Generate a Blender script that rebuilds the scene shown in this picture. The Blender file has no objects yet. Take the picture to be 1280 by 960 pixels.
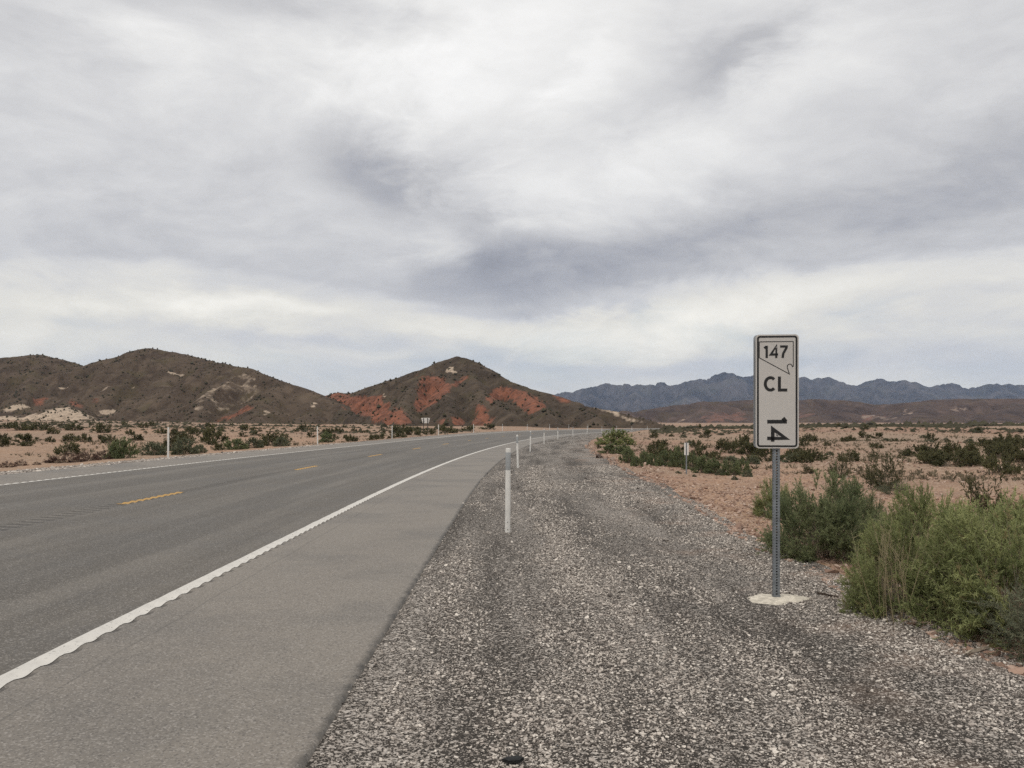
import bpy, math, random
import numpy as np
from mathutils import Vector

# ------------------------------------------------------------------ camera, sky, sun, exposure
scene = bpy.context.scene
C = scene.collection
F_PX, H_PX, CAM_H = 1072.0, 532.0, 1.6       # focal length and horizon row of the 1280x960 photograph
cam_d = bpy.data.cameras.new('camera'); cam = bpy.data.objects.new('camera', cam_d); C.objects.link(cam)
cam.location = (0, 0, CAM_H); cam.rotation_euler = (math.radians(90), 0, 0)
cam_d.sensor_width = 36.0; cam_d.lens = 36.0 * F_PX / 1280.0; cam_d.shift_y = (H_PX - 480.0) / 1280.0
cam_d.clip_start = 0.05; cam_d.clip_end = 40000
scene.camera = cam

SUN_EL, SUN_AZ = 58.0, 205.0                   # degrees; azimuth clockwise from +Y (behind the camera, to the left)
sun_d = bpy.data.lights.new('sun', 'SUN'); sun = bpy.data.objects.new('sun', sun_d); C.objects.link(sun)
sun_d.energy = 1.5; sun_d.angle = math.radians(38); sun_d.color = (1.0, 0.945, 0.86)
a, e = math.radians(SUN_AZ), math.radians(SUN_EL)
sdir = Vector((math.sin(a) * math.cos(e), math.cos(a) * math.cos(e), math.sin(e)))
sun.rotation_euler = sdir.to_track_quat('Z', 'Y').to_euler()
sun.location = (0, 0, 50)

scene.view_settings.view_transform = 'Standard'; scene.view_settings.look = 'None'
scene.view_settings.exposure = 0.0; scene.view_settings.gamma = 1.0
scene.render.engine = 'CYCLES'
scene.cycles.use_denoising = False
scene.cycles.max_bounces = 8; scene.cycles.diffuse_bounces = 6; scene.cycles.volume_bounces = 1
scene.cycles.transparent_max_bounces = 6


class NT:
    """small helper around a node tree"""
    def __init__(self, tree):
        self.t = tree; self.n = tree.nodes; self.l = tree.links
    def new(self, typ, **kw):
        nd = self.n.new(typ)
        for k, v in kw.items(): setattr(nd, k, v)
        return nd
    def put(self, sock, v):
        if isinstance(v, bpy.types.NodeSocket): self.l.new(v, sock)
        elif v is not None: sock.default_value = v
    def math(self, op, a, b=None, c=None, clamp=False):
        nd = self.new('ShaderNodeMath', operation=op, use_clamp=clamp)
        for i, v in enumerate((a, b, c)):
            if v is not None: self.put(nd.inputs[i], v)
        return nd.outputs[0]
    def vmath(self, op, a, b=None):
        nd = self.new('ShaderNodeVectorMath', operation=op)
        self.put(nd.inputs[0], a)
        if b is not None: self.put(nd.inputs[3 if op == 'SCALE' else 1], b)
        return nd.outputs[0]
    def mix(self, fac, a, b, blend='MIX'):
        nd = self.new('ShaderNodeMix', data_type='RGBA', blend_type=blend)
        self.put(nd.inputs[0], fac); self.put(nd.inputs[6], col(a)); self.put(nd.inputs[7], col(b))
        return nd.outputs[2]
    def noise(self, vec, scale, detail=4.0, rough=0.55, dist=0.0):
        nd = self.new('ShaderNodeTexNoise')
        if vec is not None: self.l.new(vec, nd.inputs['Vector'])
        nd.inputs['Scale'].default_value = scale; nd.inputs['Detail'].default_value = detail
        nd.inputs['Roughness'].default_value = rough; nd.inputs['Distortion'].default_value = dist
        return nd.outputs['Fac']
    def noisec(self, vec, scale, detail=3.0):
        nd = self.new('ShaderNodeTexNoise')
        if vec is not None: self.l.new(vec, nd.inputs['Vector'])
        nd.inputs['Scale'].default_value = scale; nd.inputs['Detail'].default_value = detail
        return nd.outputs['Color']
    def voronoi(self, vec, scale, out='Distance', feature='F1'):
        nd = self.new('ShaderNodeTexVoronoi', feature=feature)
        if vec is not None: self.l.new(vec, nd.inputs['Vector'])
        nd.inputs['Scale'].default_value = scale
        return nd.outputs[out]
    def ramp(self, fac, lo, hi, a=0.0, b=1.0, smooth=True):
        nd = self.new('ShaderNodeMapRange', interpolation_type='SMOOTHSTEP' if smooth else 'LINEAR')
        self.put(nd.inputs[0], fac)
        for i, v in enumerate((lo, hi, a, b)): nd.inputs[i + 1].default_value = v
        return nd.outputs[0]
    def attr(self, name, out='Fac', typ='GEOMETRY'):
        nd = self.new('ShaderNodeAttribute', attribute_name=name, attribute_type=typ)
        return nd.outputs[out]
    def xyz(self, x, y, z):
        nd = self.new('ShaderNodeCombineXYZ')
        for i, v in enumerate((x, y, z)): self.put(nd.inputs[i], v)
        return nd.outputs[0]
    def pos(self): return self.new('ShaderNodeNewGeometry').outputs['Position']
    def bump(self, h, strength=0.5, dist=0.01):
        nd = self.new('ShaderNodeBump'); nd.inputs['Strength'].default_value = strength
        nd.inputs['Distance'].default_value = dist; self.l.new(h, nd.inputs['Height'])
        return nd.outputs[0]


def col(c):
    if isinstance(c, (tuple, list)) and len(c) == 3: return (c[0], c[1], c[2], 1.0)
    return c


# ---- the overcast sky: clear Nishita sky with an almost closed cloud layer over it
world = bpy.data.worlds.new('World'); scene.world = world; world.use_nodes = True
W = NT(world.node_tree); W.n.clear()
sky = W.new('ShaderNodeTexSky', sky_type='NISHITA', sun_disc=False)
sky.sun_elevation = math.radians(SUN_EL); sky.sun_rotation = math.radians(SUN_AZ)
tc = W.new('ShaderNodeTexCoord').outputs['Generated']
sep = W.new('ShaderNodeSeparateXYZ'); W.l.new(tc, sep.inputs[0])
dx, dy, dz = sep.outputs
zc = W.math('MAXIMUM', dz, 0.0)
den = W.math('ADD', zc, 0.09)
plane = W.xyz(W.math('DIVIDE', dx, den), W.math('DIVIDE', dy, den), 0.0)      # point on the cloud layer
mp = W.new('ShaderNodeMapping'); mp.inputs['Rotation'].default_value = (0, 0, math.radians(-24))
mp.inputs['Scale'].default_value = (0.55, 1.0, 1.0); W.l.new(plane, mp.inputs['Vector']); pl = mp.outputs[0]
warp = W.vmath('ADD', pl, W.vmath('SCALE', W.vmath('SUBTRACT', W.noisec(pl, 0.7, 3), (0.5, 0.5, 0.5)), 1.1))
n1 = W.noise(warp, 0.75, 6, 0.52)
n2 = W.noise(warp, 2.3, 6, 0.55)
dm = W.new('ShaderNodeMapping'); dm.inputs['Scale'].default_value = (1.0, 1.0, 2.4); W.l.new(tc, dm.inputs['Vector']); dn = dm.outputs[0]
wc = W.vmath('SUBTRACT', W.noisec(dn, 2.4, 5), (0.5, 0.5, 0.5))
wsep = W.new('ShaderNodeSeparateXYZ'); W.l.new(wc, wsep.inputs[0])
n3 = W.noise(W.vmath('ADD', dn, W.vmath('SCALE', wc, 0.45)), 5.5, 8, 0.58)
az = W.math('ARCTAN2', dx, dy); el = W.math('ARCSINE', dz)
fm = W.new('ShaderNodeMapping'); fm.inputs['Rotation'].default_value = (0, math.radians(-22), 0); fm.inputs['Scale'].default_value = (1.0, 1.0, 2.6); W.l.new(tc, fm.inputs['Vector'])
fv = W.vmath('ADD', fm.outputs[0], W.vmath('SCALE', wc, 0.30))
n4 = W.noise(fv, 11.0, 9, 0.62)                                           # fine wisps drawn out along the wind
n5 = W.noise(W.vmath('ADD', fv, (3.1, 8.7, 1.3)), 4.2, 9, 0.60)
azw = W.math('ADD', W.math('ADD', az, W.math('MULTIPLY', wsep.outputs[0], 0.26)), W.math('MULTIPLY', W.math('SUBTRACT', n4, 0.5), 0.16))
elw = W.math('ADD', W.math('ADD', el, W.math('MULTIPLY', wsep.outputs[1], 0.10)), W.math('MULTIPLY', W.math('SUBTRACT', n5, 0.5), 0.10))


def cloud(px, py, wx, wy, rot, amp):
    """one thick or thin part of the cloud deck: azimuth, elevation, half sizes (pixels of the photo), tilt, brightness change"""
    A = math.atan((px - 640) / F_PX); E = math.atan((H_PX - py) / F_PX * math.cos(A))
    ca, sa = math.cos(rot), math.sin(rot)
    da = W.math('SUBTRACT', azw, A); de = W.math('SUBTRACT', elw, E)
    p = W.math('ADD', W.math('MULTIPLY', da, ca * F_PX / wx), W.math('MULTIPLY', de, sa * F_PX / wx))
    q = W.math('ADD', W.math('MULTIPLY', da, -sa * F_PX / wy), W.math('MULTIPLY', de, ca * F_PX / wy))
    r2 = W.math('ADD', W.math('MULTIPLY', p, p), W.math('MULTIPLY', q, q))
    return W.math('MULTIPLY', W.math('EXPONENT', W.math('MULTIPLY', r2, -1.0)), amp)


parts = [cloud(620, 325, 200, 48, 0.03, -0.20), cloud(510, 228, 150, 50, -0.45, -0.26), cloud(980, 290, 420, 58, 0.14, -0.20),
         cloud(930, 60, 85, 38, 0.5, -0.25), cloud(150, 285, 260, 36, 0.0, -0.04), cloud(20, 40, 160, 60, 0.2, -0.10), cloud(330, 5, 200, 22, 0.0, -0.14),
         cloud(560, 65, 190, 62, 0.25, 0.20), cloud(900, 155, 200, 50, 0.45, 0.17), cloud(735, 95, 60, 30, 0.7, 0.14), cloud(250, 90, 150, 50, 0, 0.07),
         cloud(820, 408, 340, 28, 0.05, 0.23), cloud(330, 378, 140, 14, 0.0, 0.24), cloud(100, 395, 260, 36, 0.0, 0.09),
         cloud(380, 425, 240, 12, -0.05, -0.14), cloud(740, 455, 260, 16, 0.03, -0.08), cloud(545, 292, 62, 30, 0.3, 0.25), cloud(600, 130, 90, 45, 0.4, 0.10),
         cloud(1180, 60, 260, 70, 0.2, -0.06), cloud(1150, 460, 300, 20, 0.0, -0.10), cloud(680, 220, 60, 34, 0.5, 0.10), cloud(640, 385, 130, 9, 0.0, -0.14)]
s = parts[0]
for q in parts[1:]: s = W.math('ADD', s, q)
# the cloud deck ends in a ragged lower edge with brighter, thinner cloud beneath it
ge = W.math('DIVIDE', W.math('SUBTRACT', az, 0.0), 0.19)
e_b = W.math('SUBTRACT', 0.168, W.math('MULTIPLY', W.math('EXPONENT', W.math('MULTIPLY', W.math('MULTIPLY', ge, ge), -1.0)), 0.032))
ed = W.math('SUBTRACT', W.math('ADD', el, W.math('MULTIPLY', W.math('SUBTRACT', n5, 0.5), 0.11)), e_b)
deck = W.math('MULTIPLY', W.ramp(ed, -0.006, 0.014), W.math('EXPONENT', W.math('MULTIPLY', W.math('MAXIMUM', ed, 0.0), -9.0)))
s = W.math('SUBTRACT', s, W.math('MULTIPLY', deck, 0.13))
fade = W.ramp(dz, 0.0, 0.22)
nz = W.math('ADD', W.math('MULTIPLY', W.math('SUBTRACT', n1, 0.5), W.math('MULTIPLY', fade, 0.26)), W.math('ADD', W.math('MULTIPLY', W.math('SUBTRACT', n3, 0.5), 0.34), W.math('ADD', W.math('MULTIPLY', W.math('SUBTRACT', n4, 0.5), 0.27), W.math('MULTIPLY', W.math('SUBTRACT', n5, 0.5), 0.26))))
bright = W.math('ADD', W.math('ADD', 0.765, nz), s)
bright = W.math('ADD', bright, W.math('MULTIPLY', W.ramp(dz, 0.42, 1.0, 0, 1, False), 0.35))     # thinner overhead, as under any overcast
bright = W.math('MINIMUM', W.math('MAXIMUM', bright, 0.26), 1.15)
tint = W.new('ShaderNodeValToRGB'); W.l.new(bright, tint.inputs[0])
cr = tint.color_ramp; cr.elements[0].position = 0.25; cr.elements[0].color = (0.90, 0.93, 1.07, 1)
cr.elements[1].position = 0.85; cr.elements[1].color = (1.0, 0.99, 0.97, 1)
m = cr.elements.new(0.55); m.color = (0.985, 0.98, 1.0, 1)
ccol = W.vmath('SCALE', tint.outputs[0], bright)
warmf = W.math('MULTIPLY', W.ramp(dz, 0.26, 0.10), W.ramp(bright, 0.62, 0.85))
ccol = W.mix(warmf, ccol, W.vmath('MULTIPLY', ccol, (1.03, 1.0, 0.91)))
cover = W.ramp(W.math('ADD', n3, W.ramp(dz, 0.05, 0.25, 0.0, 0.4)), 0.30, 0.62, 0.72, 0.985)
skyc = W.vmath('SCALE', sky.outputs[0], 0.10)
final = W.mix(cover, skyc, ccol)
bg = W.new('ShaderNodeBackground'); W.l.new(final, bg.inputs['Color']); bg.inputs['Strength'].default_value = 1.0
wo = W.new('ShaderNodeOutputWorld'); W.l.new(bg.outputs[0], wo.inputs['Surface'])

# ------------------------------------------------------------------ helpers
rng = np.random.default_rng(147)
random.seed(14)


def tag(o, label=None, cat=None, group=None, kind=None):
    if label: o['label'] = label
    if cat: o['category'] = cat
    if group: o['group'] = group
    if kind: o['kind'] = kind
    return o


def mesh_np(name, V, F, mat=None, attrs=None, smooth=False, mats=None, midx=None):
    """mesh from numpy vertices and faces (one array of equal-sized faces, or a list of such arrays)"""
    me = bpy.data.meshes.new(name)
    V = np.asarray(V, dtype=np.float32).reshape(-1, 3)
    Fs = F if isinstance(F, list) else [F]
    Fs = [np.asarray(f, dtype=np.int32) for f in Fs if len(f)]
    me.vertices.add(len(V)); me.vertices.foreach_set('co', V.ravel())
    if Fs:
        idx = np.concatenate([f.ravel() for f in Fs]); tot = np.concatenate([np.full(len(f), f.shape[1], np.int32) for f in Fs])
        st = np.concatenate([[0], np.cumsum(tot)[:-1]]).astype(np.int32)
        me.loops.add(len(idx)); me.loops.foreach_set('vertex_index', idx)
        me.polygons.add(len(tot)); me.polygons.foreach_set('loop_start', st); me.polygons.foreach_set('loop_total', tot)
        me.polygons.foreach_set('use_smooth', np.full(len(tot), smooth, dtype=bool))
    for k, v in (attrs or {}).items():
        v = np.asarray(v, dtype=np.float32)
        if v.ndim == 2:
            at = me.attributes.new(k, 'FLOAT_VECTOR', 'POINT'); at.data.foreach_set('vector', v.ravel())
        else:
            at = me.attributes.new(k, 'FLOAT', 'POINT'); at.data.foreach_set('value', v)
    for mm in (mats or ([mat] if mat else [])): me.materials.append(mm)
    if midx is not None: me.polygons.foreach_set('material_index', np.asarray(midx, dtype=np.int32))
    me.update(calc_edges=True); me.validate()
    return me


def link(name, me, parent=None, loc=None, rotz=None):
    o = bpy.data.objects.new(name, me); C.objects.link(o)
    if parent: o.parent = parent
    if loc is not None: o.location = loc
    if rotz is not None: o.rotation_euler = (0, 0, rotz)
    return o


def empty(name, loc, rotz=0.0):
    o = bpy.data.objects.new(name, None); C.objects.link(o); o.location = loc; o.rotation_euler = (0, 0, rotz)
    o.empty_display_size = 0.2
    return o


def grid_faces(nr, nc):
    i = np.arange(nr - 1)[:, None] * nc + np.arange(nc - 1)[None, :]
    return np.stack([i, i + 1, i + nc + 1, i + nc], -1).reshape(-1, 4)


def _hash(ix, iy, seed):
    n = (ix.astype(np.int64) * 374761393 + iy.astype(np.int64) * 668265263 + seed * 974634777) & 0x7fffffff
    n = ((n ^ (n >> 13)) * 1274126177) & 0x7fffffff
    n = (n ^ (n >> 16)) & 0x7fffffff
    return n / 0x7fffffff


def vnoise(x, y, seed=0):
    x = np.asarray(x, float); y = np.asarray(y, float)
    ix, iy = np.floor(x), np.floor(y); fx, fy = x - ix, y - iy
    fx = fx * fx * fx * (fx * (fx * 6 - 15) + 10); fy = fy * fy * fy * (fy * (fy * 6 - 15) + 10)
    a = _hash(ix, iy, seed); b = _hash(ix + 1, iy, seed); c = _hash(ix, iy + 1, seed); d = _hash(ix + 1, iy + 1, seed)
    return (a * (1 - fx) + b * fx) * (1 - fy) + (c * (1 - fx) + d * fx) * fy - 0.5


def fbm(x, y, oct=4, seed=0, gain=0.5):
    t = 0; am = 1.0
    for k in range(oct):
        t = t + am * vnoise(x * 2 ** k + 17.3 * k, y * 2 ** k - 9.1 * k, seed + k); am *= gain
    return t


def sst(a, b, x):
    t = np.clip((np.asarray(x, float) - a) / (b - a), 0, 1); return t * t * (3 - 2 * t)


# ------------------------------------------------------------------ road geometry and terrain height
R, S0 = 590.0, 15.0                # the road runs straight ahead, then bends right on a 590 m radius
U_EDGE, U_LINE, U_MID, U_LEFT, U_LPAV = -0.98, -3.12, -7.05, -10.85, -12.45


def road_xy(u, s):
    u = np.asarray(u, float); s = np.asarray(s, float)
    th = np.maximum(s - S0, 0) / R
    x = np.where(s < S0, u, R - (R - u) * np.cos(th)); y = np.where(s < S0, s, S0 + (R - u) * np.sin(th))
    return x, y


def road_us(x, y):
    x = np.asarray(x, float); y = np.asarray(y, float)
    d = np.hypot(x - R, y - S0); th = np.arctan2(y - S0, R - x)
    return np.where(y < S0, x, R - d), np.where(y < S0, y, S0 + np.clip(th, 0, 3) * R)


def road_z(u, s):
    """pavement surface: banked to the left, bank and grade grow into the bend"""
    g = 0.22 * sst(45, 140, s); bank = 0.040 + 0.014 * sst(40, 140, s)
    v = np.clip(U_LINE - u, 0, U_LINE - U_LPAV)
    drop = np.clip(U_LPAV - u, 0, None)
    return g + bank * v - 0.05 * np.clip(drop, 0, 6)


def gravel_edge(s):
    s = np.asarray(s, float)
    b = 3.55 + 0.45 * sst(10, 24, s) - 0.35 * sst(40, 70, s) - 0.22 * np.exp(-((s - 8.0) / 1.4) ** 2)
    return b + 0.30 * fbm(s * 0.35, s * 0 + 3.3, 3, 5) + 0.10 * fbm(s * 1.9, s * 0, 2, 8)


def terrain(x, y):
    x = np.asarray(x, float); y = np.asarray(y, float)
    u, s = road_us(x, y); d = np.hypot(x, y)
    zr = road_z(np.clip(u, U_LPAV - 6, None), s)
    right = 1.15 * sst(7, 40, u) * sst(50, 190, y) + 0.65 * np.exp(-((x - 35) / 11) ** 2 - ((y - 178) / 30) ** 2)
    right = right - 0.10 * sst(3.5, 7, u) * sst(120, 20, y) + 0.45 * np.exp(-((x - 26) / 9) ** 2 - ((y - 62) / 12) ** 2)
    right = right - 5.0 * sst(230, 520, y) * sst(20, 60, u)
    left = 0.012 * np.clip(-u - 18, 0, 330)
    nz = 0.16 * fbm(x / 9, y / 9, 4, 21) * sst(3.5, 9, np.where(u > 0, u, -u - 11)) + 0.8 * fbm(x / 45, y / 45, 4, 31) * sst(15, 70, np.abs(u + 5))
    far = 1.3 * fbm(x / 400, y / 400, 3, 41) * sst(300, 1200, d)
    return zr + np.where(u > 0, right, left) + nz + np.minimum(far, 0.2)


def ground_z(x, y):
    """the ground sheet dips under the road and gravel, which are sheets of their own"""
    u, s = road_us(x, y); d = np.hypot(x, y)
    cell = np.maximum(0.3, 0.035 * d)
    inn = np.minimum(gravel_edge(s) - 0.25 - u, u + 14.6 - 0.25)
    dep = np.clip(0.03 + 0.012 * d, 0.06, 1.2)
    k = np.clip(inn / cell, 0, 1); on = (s < 640) & (y > -70)
    return terrain(x, y) - np.where(on, k * dep, 0)


def unproject(px, py, ymin=3.0):
    """the ground point seen at a photo pixel"""
    ax, az_ = (px - 640) / F_PX, (H_PX - py) / F_PX
    Y = np.geomspace(ymin, 1500, 4000)
    f = CAM_H + az_ * Y - terrain(ax * Y, Y)
    i = np.argmax(f < 0) if (f < 0).any() else len(Y) - 1
    y = Y[i]; return float(ax * y), float(y), float(terrain(ax * y, y))


# ------------------------------------------------------------------ materials
def principled(name, rough=0.9, spec=0.2):
    mt = bpy.data.materials.new(name); mt.use_nodes = True
    n = NT(mt.node_tree); b = n.n['Principled BSDF']
    b.inputs['Roughness'].default_value = rough; b.inputs['Specular IOR Level'].default_value = spec
    return mt, n, b


def mat_plain(name, c, rough=0.7, spec=0.3, metal=0.0, var=0.12, scale=12.0, bump=0.0):
    mt, n, b = principled(name, rough, spec)
    f = n.noise(n.new('ShaderNodeTexCoord').outputs['Object'], scale, 5, 0.6)
    n.put(b.inputs['Base Color'], n.mix(n.ramp(f, 0.3, 0.7), tuple(x * (1 - var) for x in c), tuple(min(1, x * (1 + var)) for x in c)))
    b.inputs['Metallic'].default_value = metal
    if bump: n.put(b.inputs['Normal'], n.bump(f, 0.4, bump))
    return mt


def make_asphalt():
    mt, n, b = principled('asphalt', 0.75, 0.32)
    p = n.pos(); u = n.attr('uu'); s = n.attr('ss')
    lane = n.math('MULTIPLY', n.ramp(u, U_LINE - 0.03, U_LINE + 0.03, 1, 0), n.ramp(u, U_LEFT - 0.03, U_LEFT + 0.03, 0, 1))
    st = n.noise(n.xyz(n.math('MULTIPLY', u, 1.5), n.math('MULTIPLY', s, 0.06), 0), 1.0, 5, 0.6)
    blot = n.noise(p, 0.55, 5, 0.6)
    c = n.mix(lane, (0.190, 0.168, 0.144), (0.093, 0.082, 0.069))
    def band(u0, w, amp):
        t = n.math('DIVIDE', n.math('SUBTRACT', u, u0), w)
        return n.math('MULTIPLY', n.math('EXPONENT', n.math('MULTIPLY', n.math('MULTIPLY', t, t), -1.0)), amp)
    dk = n.math('ADD', n.math('ADD', band(-4.95, 0.62, 0.26), band(-8.75, 0.6, 0.24)), band(U_MID, 0.30, 0.30))
    dk = n.math('MULTIPLY', dk, n.ramp(st, 0.25, 0.7, 0.45, 1.25))
    c = n.mix(dk, c, (0.045, 0.045, 0.045))
    c = n.mix(n.ramp(st, 0.42, 0.68, 0, 0.40), c, (0.205, 0.184, 0.158))
    c = n.mix(n.ramp(blot, 0.42, 0.68, 0, 0.42), c, (0.09, 0.086, 0.082))
    ag = n.voronoi(p, 95, 'Color'); agd = n.voronoi(p, 95)
    sep_ = n.new('ShaderNodeSeparateColor'); n.l.new(ag, sep_.inputs[0])
    c = n.mix(n.ramp(sep_.outputs[0], 0.72, 0.95, 0, 0.38), c, (0.40, 0.37, 0.34))
    c = n.mix(n.ramp(sep_.outputs[1], 0.70, 0.95, 0, 0.50), c, (0.055, 0.05, 0.048))
    edge = n.math('MULTIPLY', n.ramp(n.math('ADD', u, n.math('MULTIPLY', n.noise(p, 6, 3), 0.16)), U_EDGE + 0.02, U_EDGE + 0.13), 0.8)
    c = n.mix(edge, c, (0.035, 0.034, 0.033))
    c = n.mix(n.math('MULTIPLY', n.ramp(n.attr('gv'), 0.15, 0.9), 0.62), c, (0.035, 0.032, 0.030))      # grime in the milled grooves, with their shade deepened in the colour
    seam = n.math('ABSOLUTE', n.math('SUBTRACT', n.math('ADD', u, n.math('MULTIPLY', n.math('SUBTRACT', n.noise(n.xyz(0, s, 0), 0.8, 4), 0.5), 0.10)), -2.72))
    c = n.mix(n.math('MULTIPLY', n.ramp(seam, 0.004, 0.014, 1, 0), 0.30), c, (0.05, 0.047, 0.044))
    n.put(b.inputs['Base Color'], c)
    hh = n.math('ADD', agd, n.math('MULTIPLY', n.noise(p, 260, 2), 0.6))
    n.put(b.inputs['Normal'], n.bump(hh, 0.45, 0.004))
    return mt


def make_paint(name, c, worn):
    mt, n, b = principled(name, 0.75, 0.25)
    p = n.pos()
    f = n.noise(p, 30, 6, 0.65); g = n.noise(p, 7, 4, 0.6)
    cc = n.mix(n.ramp(g, 0.3, 0.75, 0, 0.35), c, tuple(x * 0.72 for x in c))
    cc = n.mix(n.ramp(f, worn, worn + 0.06, 0, 0.85), cc, (0.10, 0.095, 0.09))
    n.put(b.inputs['Base Color'], cc); n.put(b.inputs['Normal'], n.bump(n.noise(p, 190, 3), 0.4, 0.003))
    return mt


def gravel_bands(n, u, s):
    """how many pale stones lie where: streaks along the shoulder left by tyres and blades"""
    f = n.noise(n.xyz(n.math('MULTIPLY', u, 1.1), n.math('MULTIPLY', s, 0.10), 0), 1.0, 4, 0.6)
    return f


def make_gravel():
    mt, n, b = principled('gravel', 0.93, 0.2)
    p = n.pos(); u = n.attr('uu'); s = n.attr('ss')
    f = gravel_bands(n, u, s)
    v1 = n.new('ShaderNodeTexVoronoi'); n.l.new(p, v1.inputs['Vector']); v1.inputs['Scale'].default_value = 60
    v2 = n.new('ShaderNodeTexVoronoi'); n.l.new(p, v2.inputs['Vector']); v2.inputs['Scale'].default_value = 125
    s1 = n.new('ShaderNodeSeparateColor'); n.l.new(v1.outputs['Color'], s1.inputs[0])
    s2 = n.new('ShaderNodeSeparateColor'); n.l.new(v2.outputs['Color'], s2.inputs[0])
    c = n.mix(s2.outputs[1], (0.024, 0.021, 0.018), (0.072, 0.062, 0.053))
    thr = n.ramp(f, 0.30, 0.70, 0.88, 0.62)
    w2 = n.math('GREATER_THAN', s2.outputs[0], thr); w1 = n.math('GREATER_THAN', s1.outputs[0], n.math('ADD', thr, 0.10))
    c = n.mix(n.math('MULTIPLY', w2, 0.85), c, n.mix(s2.outputs[2], (0.27, 0.235, 0.205), (0.48, 0.43, 0.38)))
    c = n.mix(n.math('MULTIPLY', w1, 0.9), c, n.mix(s1.outputs[2], (0.33, 0.29, 0.255), (0.54, 0.49, 0.44)))
    pk = n.math('MULTIPLY', n.ramp(n.noise(p, 0.8, 4), 0.5, 0.72), n.ramp(u, 1.2, 3.2, 0, 0.55))
    c = n.mix(pk, c, (0.40, 0.275, 0.205))
    n.put(b.inputs['Base Color'], c)
    hh = n.math('ADD', n.math('MULTIPLY', v1.outputs['Distance'], -1.0), n.math('MULTIPLY', v2.outputs['Distance'], -0.6))
    n.put(b.inputs['Normal'], n.bump(hh, 0.9, 0.012))
    return mt


def make_desert():
    mt, n, b = principled('desert_soil', 0.95, 0.1)
    p = n.pos()
    f1 = n.noise(p, 0.09, 6, 0.6); f2 = n.noise(p, 0.6, 5, 0.6); f3 = n.noise(p, 4.0, 4, 0.6); f0 = n.noise(p, 0.012, 5, 0.6)
    c = n.mix(n.ramp(f1, 0.35, 0.65), (0.345, 0.205, 0.128), (0.29, 0.203, 0.137))
    c = n.mix(n.ramp(f0, 0.42, 0.60, 0, 0.8), c, (0.235, 0.182, 0.132))
    c = n.mix(n.ramp(f2, 0.42, 0.66, 0, 0.65), c, (0.225, 0.145, 0.10))
    c = n.mix(n.ramp(f3, 0.50, 0.75, 0, 0.35), c, (0.44, 0.315, 0.225))
    c = n.mix(n.ramp(n.noise(n.vmath('ADD', p, (91.0, 37.0, 0.0)), 0.035, 6, 0.62), 0.52, 0.62, 0, 0.7), c, (0.215, 0.115, 0.078))
    v = n.new('ShaderNodeTexVoronoi'); n.l.new(p, v.inputs['Vector']); v.inputs['Scale'].default_value = 22
    sv = n.new('ShaderNodeSeparateColor'); n.l.new(v.outputs['Color'], sv.inputs[0])
    v2 = n.new('ShaderNodeTexVoronoi'); n.l.new(p, v2.inputs['Vector']); v2.inputs['Scale'].default_value = 6
    sv2 = n.new('ShaderNodeSeparateColor'); n.l.new(v2.outputs['Color'], sv2.inputs[0])
    c = n.mix(n.ramp(sv.outputs[0], 0.70, 0.85, 0, 0.65), c, (0.16, 0.105, 0.085))
    c = n.mix(n.ramp(sv.outputs[1], 0.78, 0.90, 0, 0.65), c, (0.52, 0.41, 0.33))
    c = n.mix(n.ramp(sv2.outputs[0], 0.78, 0.86, 0, 0.40), c, (0.17, 0.12, 0.095))
    n.put(b.inputs['Base Color'], c)
    hh = n.math('ADD', n.math('MULTIPLY', v.outputs['Distance'], -0.7), n.math('MULTIPLY', f3, 1.2))
    n.put(b.inputs['Normal'], n.bump(hh, 0.7, 0.03))
    return mt


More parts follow.
